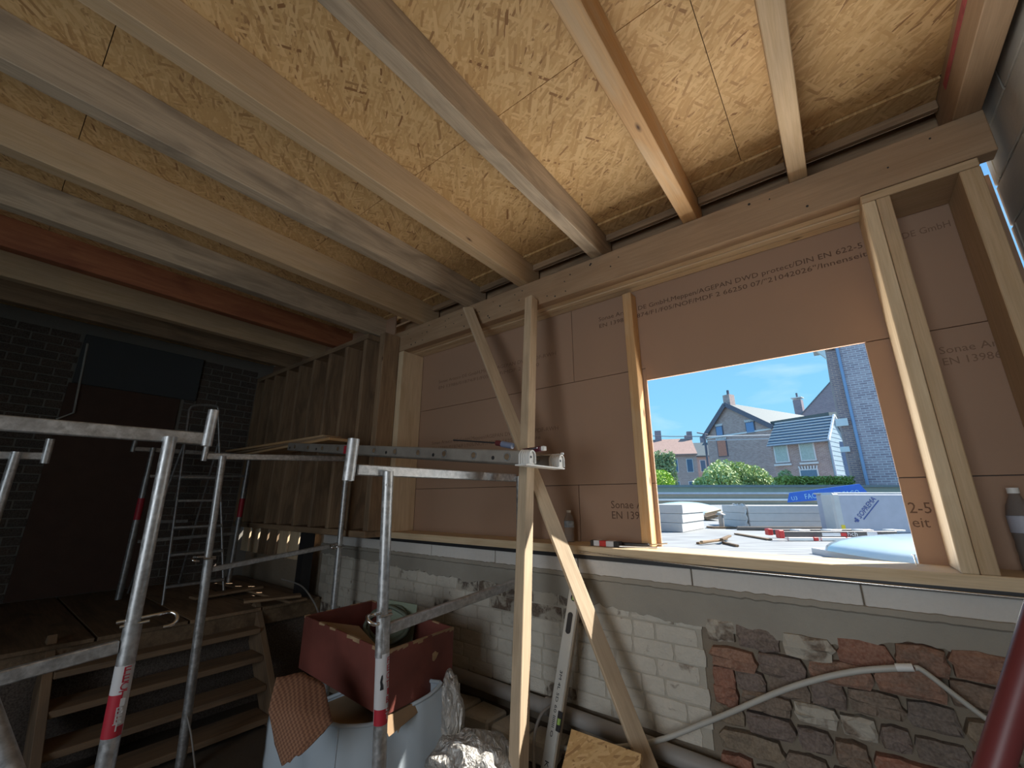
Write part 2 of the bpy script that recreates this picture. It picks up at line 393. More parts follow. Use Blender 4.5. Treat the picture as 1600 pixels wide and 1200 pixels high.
# joists
names = ['first ceiling joist from the right, pale with wavy grain', 'orange-tinted ceiling joist with a whitish sawn end, second from the right',
         'third ceiling joist from the right, grey weathered with a bright pale underside', 'fourth ceiling joist from the right, smooth pale with small knots',
         'fifth ceiling joist from the right, water-stained whitish grey', 'sixth ceiling joist from the right, pale with small dark knots',
         'seventh ceiling joist from the right, brown streaky with a pale scratch', 'reddish-brown ceiling joist among the dim ones at left',
         'dim pale ceiling joist just left of the reddish one', 'darkest ceiling joist nearest the far brick wall']
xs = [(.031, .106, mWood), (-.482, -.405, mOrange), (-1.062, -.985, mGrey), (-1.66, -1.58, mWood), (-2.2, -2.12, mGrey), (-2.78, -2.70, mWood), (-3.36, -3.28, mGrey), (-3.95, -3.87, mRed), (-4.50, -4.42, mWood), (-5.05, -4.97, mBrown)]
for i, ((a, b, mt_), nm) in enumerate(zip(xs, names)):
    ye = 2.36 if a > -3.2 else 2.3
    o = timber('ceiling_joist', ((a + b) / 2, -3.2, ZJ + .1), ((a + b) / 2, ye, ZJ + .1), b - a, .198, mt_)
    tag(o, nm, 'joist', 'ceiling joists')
    if i == 1: link('whitewashed_end', B().span((a - .001, 2.07, ZJ - .001), (b + .001, 2.20, ZJ + .04)).done('sawn_end', mGrey, o).data, None) if False else None
B_ = timber('edge_beam', (.645, -3.2, ZJ + .1), (.645, 2.36, ZJ + .1), .085, .2, mBeam)
tag(B_, 'thick end joist against the right wall with a red paint stripe', 'joist')
B().span((.5985, 1.2, ZJ + .12), (.602, 2.15, ZJ + .15)).done('red_paint_stripe', plain('red_marking_paint', (.46, .10, .10), .8, 0, .3, 20), B_)
# rim board and blocking above the window beam
tag(timber('rim_board', (-5.7, 2.40, ZJ + .1), (.7, 2.40, ZJ + .1), .04, .2, mBrown), 'dark rim board closing the joist ends above the window beam', 'board')
xj = [(.098, .602)] + [(xs[i + 1][1], xs[i][0]) for i in range(len(xs) - 1)]
es = thing('edge_boards', (-2, 2.2, ZC - .05), 'narrow boards closing the ceiling edge between the joist ends above the beam', 'boards')
for a, b_ in xj:
    B().span((a + .002, 2.155, ZC - .012), (b_ - .002, 2.29, ZC + .010)).done('strand_strip', mOSB, es)
    timber('batten', (a + .002, 2.29, ZC - .035), (b_ - .002, 2.29, ZC - .035), .03, .045, mBrown, es)

# header beam of three plies
hb = thing('header_beam', (-1.3, 2.3, ZJ - .2), 'long laminated timber beam spanning above the window opening, dotted with nail heads', 'beam')
timber('ply', (-3.28, 2.235, ZJ - .1), (.69, 2.235, ZJ - .1), .070, .198, mBeam, hb)
timber('ply', (-3.05, 2.297, ZJ - .1), (.65, 2.297, ZJ - .1), .048, .190, mPale, hb)
timber('ply', (-3.05, 2.351, ZJ - .1), (.65, 2.351, ZJ - .1), .050, .196, mPale, hb)
timber('ply', (-3.05, 2.410, ZJ - .1), (.65, 2.410, ZJ - .1), .052, .193, mPale, hb)
nl = B()
for _ in range(38):
    x = random.uniform(-3.1, .6); z = random.choice((ZJ - .045, ZJ - .10, ZJ - .165)) + random.uniform(-.015, .015)
    nl.tube([(x, 2.2015, z), (x, 2.1985, z)], random.uniform(.0035, .007), 7, smooth=False)
tag(nl.done('nail_heads', mBlack, hb), kind='stuff')

# frame members of the window bay
def stud(x0, x1, y0, y1, z0, z1, mat, label, group=None, name='stud'):
    return tag(timber(name, ((x0 + x1) / 2, (y0 + y1) / 2, z0), ((x0 + x1) / 2, (y0 + y1) / 2, z1), x1 - x0, y1 - y0, mat, up=(0, 1, 0)), label, 'stud', group)
ZS = -.245
B_ = stud(-3.045, -2.975, 2.20, 2.436, ZS, ZJ - .202, mPale, 'wide pale stud closing the left side of the window bay')
stud(-3.125, -3.05, 2.22, 2.436, ZS, ZJ - .202, mBrown, 'brown stud tucked behind the left side of the pale bay stud')
stud(.268, .313, 2.20, 2.436, ZS, ZJ - .243, mPale, 'pale sunlit stud, left half of the doubled post right of the opening')
stud(.315, .362, 2.20, 2.436, ZS, ZJ - .243, mWood, 'right half of the doubled post beside the window, swirly grain')
stud(.572, .632, 2.20, 2.436, ZS, ZJ - .243, mWood, 'stud at the right end of the frame beside the bright gap')
tag(timber('top_plate', (.268, 2.318, ZJ - .222), (.632, 2.318, ZJ - .222), .236, .038, mWood), 'short top plate with nail heads over the narrow dark bay at right', 'plate')
stud(-.935, -.878, 2.352, 2.438, ZS, 1.285, mOrange, 'thin upright batten on the board at the left edge of the opening', name='batten')
sp_ = tag(timber('sill_plate', (-3.95, 2.32, ZS - .027), (.715, 2.32, ZS - .027), .24, .053, mPale), 'long timber sill plate under the window, sunlit at right', 'plate')

# wall_front: boards, blocks, bricks, stones
wf = thing('wall_front', (-2.5, 2.4, -1.53), None, None); tag(wf, kind='structure')
yb0, yb1 = Wb, Wb + .016
def panel(x0, x1, z0, z1): return B().span((x0, yb0, z0), (x1, yb1, z1)).done('panel', mFibre, wf, bevel=.0015)
panel(-3.05, -1.362, .79, 1.36)
B().prism([(-1.358, yb0, .79), (-.856, yb0, .79), (-.856, yb0, .712), (.713, yb0, .712), (.713, yb0, 1.36), (-1.358, yb0, 1.36)], (0, .016, 0)).done('panel', mFibre, wf)
panel(-3.05, -.856, .0975, .787); panel(-3.05, -1.362, -.26, .0945); panel(-1.358, -.856, -.26, .0945)
panel(.182, .713, .0945, .709); panel(.182, .713, -.26, .091)
for i in range(3): panel(-5.9 + i * .95, -5.9 + i * .95 + .947, -.26, 1.72) if False else None
B().span((-6.0, 2.20, -.26), (-3.13, 2.21, 1.72)).done('panel', mFibre, wf)
bk = B(); bk.span((-3.06, 2.458, -.26), (-.86, 2.462, 1.37)); bk.span((.186, 2.458, -.26), (.712, 2.462, 1.37)); bk.span((-.86, 2.458, .716), (.186, 2.462, 1.37)); bk.done('light_seal_backing', mBlack, wf)  # unseen dark sheet added behind the boards to stop light leaking through joints
def boardtext(x, z, s, h, wd, mat=mInk): text(s, h, mat, wf, (x, yb0 - .0006, z), (1, 0, 0), (0, 0, 1), 'printed_lettering', .0006, wd)
boardtext(-1.15, 1.185, 'Sonae Arauco DE GmbH,Meppen/AGEPAN DWD protect/DIN EN 622-5', .042, 1.41)
boardtext(-1.15, 1.135, 'EN 13986/01874/F1/F05/NOF/MDF 2 66250 07/"21042026"/Innenseite', .040, 1.44)
boardtext(-1.144, -.045, 'Sonae Ara', .062, .25); boardtext(-1.144, -.105, 'EN 13986/', .062, .25)
boardtext(.190, -.05, '2-5', .062, .07); boardtext(.190, -.105, 'eit', .055, .055)
boardtext(-2.75, 1.02, 'Sonae Arauco DE GmbH,Meppen/AGEPAN DWD PDF-RWH', .042, 1.25, mInkFaint)
boardtext(-2.75, .965, 'EN 13986/01874/F1/F05/NOF/MDF 2 66250', .040, 1.1, mInkFaint)
boardtext(-2.80, .47, 'Sonae Arauco DE GmbH,Meppen/AGEPAN DWD protect PDF-RWH', .042, 1.3, mInkFaint)
boardtext(-2.80, .42, 'EN 13986/01874/F1/F05/NOF/MDF 2 66250 Innenseite', .040, 1.15, mInkFaint)
boardtext(.40, 1.17, 'DE GmbH', .045, .16, mInkFaint); boardtext(.41, .60, 'Sonae Ar', .045, .17, mInkFaint); boardtext(.41, .55, 'EN 13986', .045, .17, mInkFaint)

# backing masonry, membrane, blocks, render
B().span((-6.0, 2.222, -1.7), (.76, 2.46, -.30)).done('masonry_core', mMortar, wf)
B().span((-4.0, 2.197, -.312), (.72, 2.235, -.291)).done('membrane', mBlack, wf)
B().tube([aY(905, 862, 2.19), (-.5, 2.188, -.300), (.72, 2.188, -.308)], .0042, 8).done('membrane_edge_strip', mChrome, wf)
bx = [-4.0, -3.70, -3.08, -2.475, -1.862, -1.255, -.645, -.018, .58, .72]
for a, b in zip(bx, bx[1:]):
    B().span((a + .003, 2.204, -.392), (b - .003, 2.24, -.312)).done('block', mAAC, wf, bevel=.003)
# ragged cement render band
rb = B(); nx = 260; X0, X1 = -4.0, .72; vs = []; fs = []
def lower(x):
    t = -.50 - .02 * math.sin(x * 2.1)
    if x > -1.6: t = -.52 - .045 * min(1, (x + 1.6))
    if x > -.25: t += .06 * min(1, (x + .25) * 3)
    return t + mn.noise(V((x * 6, 0, 0))) * .022 + mn.noise(V((x * 26, 3, 0))) * .016
for i in range(nx + 1):
    x = X0 + (X1 - X0) * i / nx; zl = lower(x); zt = -.387 + mn.noise(V((x * 30, 1, 5))) * .006
    yy = 2.196 + mn.noise(V((x * 3, 0, 2))) * .004
    vs += [(x, 2.23, zt + .004), (x, yy - .006, zt), (x, yy - .012, zt - .02), (x, yy, zt - .028), (x, yy, (zt + zl) / 2), (x, yy + .002, zl + .008), (x, 2.235, zl)]
for i in range(nx):
    for j in range(6): a = i * 7 + j; fs.append((a, a + 1, a + 8, a + 7))
rb.add(vs, fs).done('cement_render', mCement, wf)

def rough_piece(cx, cz, w_, h_, y0, out, mat, jit=.12, name='brick', seed=0):
    """irregular masonry piece: wobbly outline, domed rough face; about 40 triangles"""
    rnd = random.Random(seed); n = 12; outl = []; pw_ = 14 if jit < .1 else 7
    for k in range(n):
        a = 2 * PI * (k + .5) / n; a += -.26 * math.sin(4 * a) * .5; ca, sa = math.cos(a), math.sin(a)
        q = 1 / (abs(ca) ** pw_ + abs(sa) ** pw_) ** (1 / pw_)
        outl.append((ca * q * w_ / 2 * (1 + rnd.uniform(-jit, jit * .4)), sa * q * h_ / 2 * (1 + rnd.uniform(-jit, jit * .4))))
    vs = [V((cx + x, y0, cz + z)) for x, z in outl]
    vs += [V((cx + x * .985, y0 - out * rnd.uniform(.75, .95), cz + z * .97)) for x, z in outl]
    vs += [V((cx + x * .8 + rnd.uniform(-1, 1) * jit * .05, y0 - out * rnd.uniform(.85, 1.2), cz + z * .7 + rnd.uniform(-1, 1) * jit * .04)) for x, z in outl]
    vs += [V((cx, y0 - out * rnd.uniform(.85, 1.2), cz))]
    fs = []
    for l_ in range(2):
        for k in range(n): fs.append((l_ * n + k, l_ * n + (k + 1) % n, (l_ + 1) * n + (k + 1) % n, (l_ + 1) * n + k))
    for k in range(n): fs.append((2 * n + k, 2 * n + (k + 1) % n, 3 * n))
    return B().add(vs, fs).done(name, mat, wf)
sd = 0
# whitewashed bricks
B().span((-4.0, 2.212, -1.03), (-.63, 2.2225, -.40)).done('joint_mortar', mMortarW, wf)
for r in range(8):
    z = -.462 - r * .0765; x = -4.0 + (.11 if r % 2 else 0)
    while x < -.66:
        ln = .205 + random.uniform(-.015, .015)
        if r % 3 == 2 and random.random() < .5: ln *= .55
        x1 = min(x + ln, -.62)
        if x1 - x > .05 and z < lower((x + x1) / 2) + .045:
            cx = (x + x1) / 2; soot = (-2.0 < cx < -1.15 and r in (1, 2)) or (random.random() < .04)
            rough_piece(cx, z - .004 * math.sin(cx * 2) + .006 * mn.noise(V((cx * 2.3, r * .7, 9))), x1 - x - .002, .073, 2.214, .007, mSootBrick if soot else mWhiteBrick, .03, 'brick', sd); sd += 1
        x = x1 + .002
# rubble bricks and stones on the right
g_ = B(); vs = []; fs = []; nx_, nz_ = 110, 90
for j in range(nz_ + 1):
    for i in range(nx_ + 1):
        x = -.66 + 1.40 * i / nx_; z_ = -1.62 + 1.22 * j / nz_
        vs.append((x, 2.222 - .012 * abs(mn.noise(V((x * 13, z_ * 16, 4)))) - .008 * mn.noise(V((x * 45, z_ * 45, 2))), z_))
for j in range(nz_):
    for i in range(nx_): a = j * (nx_ + 1) + i; fs.append((a, a + 1, a + nx_ + 2, a + nx_ + 1))
g_.add(vs, fs, True).done('rough_mortar', mMortar, wf)
z = -.50; r = 0
while z > -1.60:
    h = random.uniform(.070, .100); x = -.60 + random.uniform(-.02, .01)
    while x < .74:
        ln = random.uniform(.085, .20) * (1.2 if r % 4 == 1 else 1); x1 = x + ln; cx = (x + x1) / 2
        zz = z - h / 2 + .018 * math.sin(cx * 5 + r)
        if zz + h / 2 < lower(min(max(cx, -3.9), .7)) + .065:
            if x < -.55 and r in (1, 2, 3, 6): mt_ = mStoneRed
            else: mt_ = random.choices([mStone, mStoneRed, mStoneWhite], [.80, .06, .14])[0]
            rough_piece(cx, zz, ln - .001, h - .001, 2.226, random.uniform(.030, .055), mt_, .13, 'stone', 1000 + sd); sd += 1
        x = x1
    z -= h; r += 1

# stud wall on the left and plates
stl = thing('wall_left_studs', (-4.5, 2.1, -.3), 'dim close-set timber stud wall between the window bay and the far brick wall', 'stud wall')
stl.name = 'stud_wall'
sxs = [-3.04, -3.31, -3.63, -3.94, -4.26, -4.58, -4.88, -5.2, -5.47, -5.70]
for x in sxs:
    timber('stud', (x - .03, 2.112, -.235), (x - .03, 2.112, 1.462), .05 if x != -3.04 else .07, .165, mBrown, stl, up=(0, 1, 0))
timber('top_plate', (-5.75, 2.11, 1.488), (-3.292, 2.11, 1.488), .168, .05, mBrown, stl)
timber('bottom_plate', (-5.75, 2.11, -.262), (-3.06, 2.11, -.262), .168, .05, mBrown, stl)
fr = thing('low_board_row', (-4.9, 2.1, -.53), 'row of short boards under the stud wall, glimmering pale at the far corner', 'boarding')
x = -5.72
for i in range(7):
    timber('board', (x + .1, 2.15, -.56), (x + .1, 2.15, -.29), .19, .022, mPale if i in (0, 1, 4, 5) else mBrown, fr, up=(0, 1, 0)); x += .235  # paler wood on some boards stands in for patches of light
tag(B().span((-4.10, 2.03, -.98), (-4.00, 2.12, -.29)).done('black_post', mBlack), 'short black square post under the stud wall', 'post')

# left wall of dark brick with lintel and board
wl = thing('wall_left', (XL, 0, -1.53), None, None); tag(wl, kind='structure')
B().span((XL - .25, -3.3, -1.7), (XL - .008, 2.4, 1.74)).done('masonry_core', mMortD, wl)
bm_cache = {}
def wall_brick(y0, y1, z0):
    key = round(y1 - y0, 2)
    b = B().span((XL - .015, y0, z0), (XL, y1, z0 + .066))
    if key in bm_cache:
        o = link('brick', bm_cache[key], None, Matrix.Translation(((XL * 2 - .015) / 2, (y0 + y1) / 2, z0)), wl)
    else:
        o = b.done('brick', mDimBrick, wl, bevel=.003); bm_cache[key] = o.data
nb = 0
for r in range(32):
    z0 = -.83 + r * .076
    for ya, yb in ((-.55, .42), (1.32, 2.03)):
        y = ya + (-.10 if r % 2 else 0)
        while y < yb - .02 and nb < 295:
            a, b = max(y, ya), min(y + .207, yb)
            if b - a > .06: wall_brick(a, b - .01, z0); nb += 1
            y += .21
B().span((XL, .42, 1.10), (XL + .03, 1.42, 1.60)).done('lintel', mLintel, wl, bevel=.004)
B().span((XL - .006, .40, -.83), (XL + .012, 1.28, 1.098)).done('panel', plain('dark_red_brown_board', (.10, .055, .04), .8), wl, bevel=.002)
tag(B().tube([aX(137, 537, XL + .03), aX(115, 645, XL + .03), aX(88, 655, XL + .03)], .009, 8).done('wall_conduit', mConduit), 'thin pale conduit running down the dark brick wall at far left', 'conduit')

# right wall
wr = thing('wall_right', (XR, 0, -1.53), None, None); tag(wr, kind='structure')
z = -1.7; r = 0
while z < 1.85:
    y = -3.3 + (.3 if r % 2 else 0)
    for k in range(-1, 11):
        y0 = -3.3 + k * .6 + (.3 if r % 2 else 0); y0c, y1c = max(-3.3, y0), min(2.455, y0 + .592)
        if y1c - y0c > .05 and (y1c > 1.0): 
            dx = .004 * mn.noise(V((k * 3.1, r * 1.7, 0)))
            B().span((XR + .002 + dx, y0c, z), (XR + .03, y1c, z + .192)).done('block', mCementW, wr, bevel=.004)
    z += .2; r += 1
B().span((XR + .012, -3.3, -1.7), (XR + .2, 2.455, 1.9)).done('wall_core', mCementW, wr)

# back wall behind the viewer; unseen, its doorway added to let in fill light
wk = thing('wall_back', (-2.5, -3.3, -1.53), None, None); tag(wk, kind='structure')
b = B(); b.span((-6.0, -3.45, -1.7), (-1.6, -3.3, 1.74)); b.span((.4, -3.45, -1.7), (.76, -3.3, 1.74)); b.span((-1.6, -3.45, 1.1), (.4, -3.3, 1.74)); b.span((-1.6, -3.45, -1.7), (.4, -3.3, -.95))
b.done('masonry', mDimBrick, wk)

# floors
def ground(name, x0, x1, y0, y1, z, mat, amp, res, parent=None, fn=None):
    vs = []; fs = []; nx = int((x1 - x0) / res) + 1; ny = int((y1 - y0) / res) + 1
    for j in range(ny + 1):
        for i in range(nx + 1):
            x = x0 + (x1 - x0) * i / nx; y = y0 + (y1 - y0) * j / ny
            vs.append((x, y, z + (fn(x, y) if fn else 0) + mn.noise(V((x * 4, y * 4, 0))) * amp + mn.noise(V((x * 17, y * 17, 1))) * amp * .5))
    for j in range(ny):
        for i in range(nx): a = j * (nx + 1) + i; fs.append((a, a + 1, a + nx + 2, a + nx + 1))
    return B().add(vs, fs, True).done(name, mat, parent)
fl = ground('floor', -6.0, .76, -3.3, 2.25, -1.53, mFloor, .006, .12, None, lambda x, y: max(0, (y - 1.35)) * .42 * (1 if x > -2.6 else max(0, 1 + (x + 2.6) * 2)))
tag(fl, kind='structure')
pf = thing('floor_platform', (-4.8, 0, -1.53), None, None); tag(pf, kind='structure'); pf.name = 'floor_raised'
B().span((-6.0, -3.3, -.97), (-3.92, 2.2, -.86)).done('slab', mDarkW, pf)
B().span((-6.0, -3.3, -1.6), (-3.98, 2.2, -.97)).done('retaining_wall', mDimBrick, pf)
for i in range(11):
    y0 = -3.2 + i * .49
    timber('floorboard', (-6.0, y0 + .24, -.848), (-3.90, y0 + .24, -.848), .475, .024, mDarkW if i % 3 else mBrown, pf, bevel=.002)

# =================================================================== STAIRS
mStep = wood('dusty_step_timber', (.30, .20, .12), (.22, .145, .09), (.14, .1, .07), .6)
st = thing('wooden_steps', (-3.6, 1.1, -1.53), 'short flight of open wooden steps up to the raised floor at left', 'steps')
ya, yb = .55, 1.66
for yy in (ya - .025, yb + .025):
    timber('stringer', (-3.42, yy, -1.55), (-4.06, yy, -.86), .045, .20, mStep, st)
for k in range(4):
    zt = -1.00 - k * .165 + .02; xt = -3.90 + k * .115
    timber('tread', (xt, ya, zt), (xt, yb, zt), .22, .036, mStep, st)
timber('top_riser', (-3.985, -.6, -.92), (-3.985, 1.70, -.92), .03, .13, mStep, st)

# =================================================================== TRESTLES
def hook(parent, c, axis, side, r=.007, sc=1.0):
    """bent locking pin: a bar through the leg ending in a hook"""
    c = V(c); ax = V(axis).normalized(); sd_ = V(side).normalized()
    pts = [c - ax * .05 * sc, c + ax * .06 * sc, c + ax * .10 * sc]
    for k in range(7):
        a = -PI / 2 + PI * k / 6; pts.append(c + ax * (.10 + .028 * math.cos(a)) * sc + sd_ * (.028 + .028 * math.sin(a)) * sc)
    pts += [c + ax * .085 * sc + sd_ * .056 * sc]
    B().tube(pts, r, 10).done('locking_pin', mChrome, parent)
    B().tube([c + sd_ * .02 - ax * .04, c + sd_ * .02 + ax * .045], r * .9, 8).done('pin_stub', mChrome, parent)
def trestle(X, top1, bot1, top2, bot2, bl, br, cyl, label, split_z, r0=.0215, r1=.0255, rail=None, sticker=None, barh=.042, holes=None, hooks=(), mat=None, railh=.032):
    """two-legged adjustable trestle standing in the plane x = X"""
    mat = mat or mGalv
    t1, b1, t2, b2 = [V(p) for p in (top1, bot1, top2, bot2)]
    t = thing('trestle', ((b1 + b2) / 2), label, 'trestle', 'galvanised scaffold trestles')
    timber('crossbar', bl, br, .032, barh, mat, t, bevel=.004)
    for cc in cyl:
        c0, c1 = V(cc[0]), V(cc[1]); rr = cc[2]
        m_ = B(); m_.tube([c0, c1], rr, 18, cap=False); m_.tube([c0, c1], rr * .8, 18, cap=False); m_.done('socket_collar', mat, t)
    for tt, bb in ((t1, b1), (t2, b2)):
        f = (split_z - tt.z) / (bb.z - tt.z); sp2 = tt.lerp(bb, f)
        B().tube([tt + V((.03, 0, .012)), sp2 + V((.03, 0, -.15))], r0, 18).done('leg', mat, t)
        B().tube([sp2 + V((.03, 0, 0)), bb + V((.03, 0, 0))], r1, 18).done('outer_leg', mat, t)
    if rail: timber('lower_rail', rail[0], rail[1], .026, railh, mat, t, bevel=.004)
    for (ti, sgn, sc) in hooks:
        tt, bb = ((t1, b1), (t2, b2))[ti]; sp2 = tt.lerp(bb, (split_z + .012 - tt.z) / (bb.z - tt.z)) + V((.03, 0, 0))
        hook(t, sp2, V((.35, sgn, .12)), V((.55, 0, -.25)) if sgn < 0 else V((.3, 0, -.35)), sc=sc)
    if holes:
        h = B(); tt, bb = t1, b1
        for zz in holes:
            q = tt.lerp(bb, (zz - tt.z) / (bb.z - tt.z)) + V((.03, 0, 0)); dr = (V((0, -.45, 0)) - V((q.x, q.y, 0))).normalized()
            h.tube([q + dr * r0 * .9, q + dr * (r0 + .0006)], .0058, 10, smooth=False)
        tag(h.done('lit_hole_discs', mWhSt, t), kind='stuff')  # pale discs stand in for light showing through the holes
    return t, t1, b1

# A: nearest, left
XA = -2.25
t1, b1 = aX(262, 688, XA), aX(160, 1200, XA)
b1 = t1.lerp(b1, (-1.515 - t1.z) / (b1.z - t1.z)); dA = V((0, -.95, 0))
bl, br_ = aX(-60, 656, XA), aX(318, 686, XA); slopeA = (br_ - bl).normalized(); bl = br_ - slopeA * 1.25
cA = [aX(334, 641, XA + .01), aX(322, 697, XA + .01)]
ra, rb_ = aX(185, 1010, XA + .03), aX(0, 1060, XA + .03)
TA, tA, bA = trestle(XA, t1, b1, t1 + dA + V((0, 0, -.02)), b1 + dA, bl, br_, [(cA[1], cA[0], .021)],
    'nearest steel trestle at far left with a white and red sticker on its leg', aX(240, 965, XA).z, rail=(ra, ra + (rb_ - ra).normalized() * .93), hooks=[(0, 1, 1.0)], barh=.053, r0=.0235, r1=.0285, railh=.044)
# sticker sleeve on A
def sleeve(parent, p_top, p_bot, r, mat, name='sticker'):
    return B().tube([p_top, p_bot], r, 24, cap=False).done(name, mat, parent)
offA = V((.03, 0, 0))
def on_leg(t, b, z): return t.lerp(b, (z - t.z) / (b.z - t.z)) + offA
zt, zm, zb = aX(212, 1030, XA).z, aX(197, 1075, XA).z, aX(180, 1142, XA).z
sleeve(TA, on_leg(tA, bA, zt), on_leg(tA, bA, zb), .0289, mWhSt, 'white_sticker')
# red lower part of the sticker covers the left half of the leg, the letters run down the front
axA = (on_leg(tA, bA, zb) - on_leg(tA, bA, zt)).normalized()
q0 = on_leg(tA, bA, zm); tocam = (-q0); tocam = (tocam - axA * tocam.dot(axA)).normalized(); sideA = axA.cross(tocam).normalized()
def arc_patch(parent, p0, p1, r, tc_, sd_, a0, a1, mat, name):
    vs = []; fs = []; n = 10
    for i in range(n + 1):
        a = a0 + (a1 - a0) * i / n; d = tc_ * math.cos(a) + sd_ * math.sin(a)
        vs += [p0 + d * r, p1 + d * r]
    for i in range(n): fs.append((2 * i, 2 * i + 1, 2 * i + 3, 2 * i + 2))
    return B().add(vs, fs, True).done(name, mat, parent)
if sideA.dot(RT) < 0: sideA = -sideA
arc_patch(TA, on_leg(tA, bA, zm), on_leg(tA, bA, zb), .0293, tocam, sideA, -1.5, .25, mRedSt, 'red_sticker')
arc_patch(TA, on_leg(tA, bA, zm - .10), on_leg(tA, bA, zb), .0292, tocam, sideA, .2, 1.2, mRedSt, 'red_sticker')
H_ = (zt - zb)
dirT = (tocam * math.cos(.30) + sideA * math.sin(.30)).normalized(); acr = axA.cross(dirT).normalized()
acr_ = (sideA * math.cos(.30) - tocam * math.sin(.30)).normalized()
# letters stacked down the leg, each upright lying sideways
for i, ch in enumerate('FECTIBET'):
    zc = zt - H_ * (.07 + .113 * i); c = on_leg(tA, bA, zc)
    mt_ = mRedSt if i < 4 else mWhSt
    text(ch, .036, mt_, TA, c + dirT * .0300 - acr_ * .013 + axA * .012, acr_, -axA, 'sticker_letter', .0008, .024)

# B: middle
XB = -3.3
t1, b1 = aX(345, 716, XB), aX(285, 1150, XB); t2 = aX(540, 722, XB); b2 = aX(516, 1010, XB)
b1 = t1.lerp(b1, (-1.515 - t1.z) / (b1.z - t1.z)); b2 = V((b2.x, b2.y, 0)); b2 = V((t2.x, t2.y + .02, -1.50))
TB, tB, bB = trestle(XB, t1, b1, t2, b2, aX(322, 713, XB), aX(552, 717, XB), [(aX(318, 720, XB + .01), aX(324, 692, XB + .01), .017)],
    'middle steel trestle in front of the step ladder, its rail reaching the window wall', aX(322, 873, XB).z, rail=(aX(330, 890, XB + .03), aX(528, 851, XB + .03)), hooks=[(0, -1, .9), (1, -1, .9)])
# C: right
XC = -1.65
t1, b1 = aX(600, 741, XC), aX(585, 1200, XC); b1 = t1.lerp(b1, (-1.50 - t1.z) / (b1.z - t1.z))
t2 = V((XC, 2.155, t1.z + .02)); b2 = V((XC, 2.155, -1.22))
TC, tC, bC = trestle(XC, t1, b1, t2, b2, aX(556, 734, XC), V((XC, 2.14, .138)), [(aX(544, 751, XC + .01), aX(553, 686, XC + .01), .0245)],
    'right-hand steel trestle under the end of the aluminium ladder, leg passing the red box', aX(590, 961, XC).z, rail=(aX(606, 982, XC + .03), aX(812, 909, XC + .03)), hooks=[(0, -1, 1.0)],
    holes=[aX(597, 758, XC).z, aX(594, 821, XC).z, aX(590, 889, XC).z], barh=.047, r0=.0235, r1=.0275, railh=.044)
zt, zb = aX(589, 1017, XC).z, aX(584, 1127, XC).z
sleeve(TC, on_leg(tC, bC, zt), on_leg(tC, bC, zb), .0279, mWhSt, 'white_sticker')
axC = (on_leg(tC, bC, zb) - on_leg(tC, bC, zt)).normalized(); q0 = on_leg(tC, bC, (zt + zb) / 2); tcC = -q0; tcC = (tcC - axC * tcC.dot(axC)).normalized(); sC = axC.cross(tcC)
if sC.dot(RT) < 0: sC = -sC
arc_patch(TC, on_leg(tC, bC, zb + .055), on_leg(tC, bC, zb), .0283, tcC, sC, -1.2, 1.2, mRedSt, 'red_sticker')
for i, ch in enumerate('FECTIBET'):
    c = on_leg(tC, bC, zt - (zt - zb) * (.10 + .112 * i)); d = (tcC * math.cos(.95) + sC * math.sin(.95))
    text(ch, .032, mRedSt if i < 6 else mWhSt, TC, c + d * .0286 - (sC * math.cos(.95) - tcC * math.sin(.95)) * .008 + axC * .012, (sC * math.cos(.95) - tcC * math.sin(.95)), -axC, 'sticker_letter', .0008, .016)
bn = B(); c = on_leg(tC, bC, zt - (zt - zb) * .42)
bn.prism([c + tcC * .0281 + sC * x + axC * y for x, y in ((-.001, -.030), (.003, -.032), (.004, -.018), (.002, -.008), (.006, .006), (.0075, .02), (-.006, .022), (-.004, .008), (-.006, -.008), (-.004, -.018))], tcC * .0012)
bn.done('sticker_silhouette', mBlack, TC)

# D: far trestle beside the left wall; E: at the left edge of the picture
XD = -5.2
t1, t2 = aX(238, 702, XD), aX(388, 716, XD); zb_ = -.832
TD, _, _ = trestle(XD, t1, V((XD, t1.y, zb_)), t2, V((XD, t2.y, zb_)), aX(205, 701, XD), aX(402, 713, XD), [(aX(207, 706, XD), aX(212, 688, XD), .02)],
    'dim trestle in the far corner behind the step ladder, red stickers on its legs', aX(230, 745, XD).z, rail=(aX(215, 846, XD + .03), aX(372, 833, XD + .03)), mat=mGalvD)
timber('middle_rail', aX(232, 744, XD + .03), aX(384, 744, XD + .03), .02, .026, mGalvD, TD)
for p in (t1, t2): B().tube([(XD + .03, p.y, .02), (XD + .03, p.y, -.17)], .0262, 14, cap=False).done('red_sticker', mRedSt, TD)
XE = -3.6
t1 = aX(24, 710, XE)
trestle(XE, t1, V((XE, t1.y, -1.515)), t1 + V((0, -.9, 0)), V((XE, t1.y - .9, -1.515)), aX(-110, 709, XE), aX(68, 713, XE), [(aX(69, 724, XE + .01), aX(79, 686, XE + .01), .019)],
    'steel trestle cut off by the left edge, farther back than the nearest one', -.42, rail=((XE + .03, t1.y, -.5), (XE + .03, t1.y - .9, -.52)), mat=mGalv)
tag(B().tube([aV(-25, 1080, 1.3), aV(22, 1215, 1.15)], .02, 14).done('steel_tube', mGalv), 'end of a steel tube sloping through the bottom left corner', 'tube')

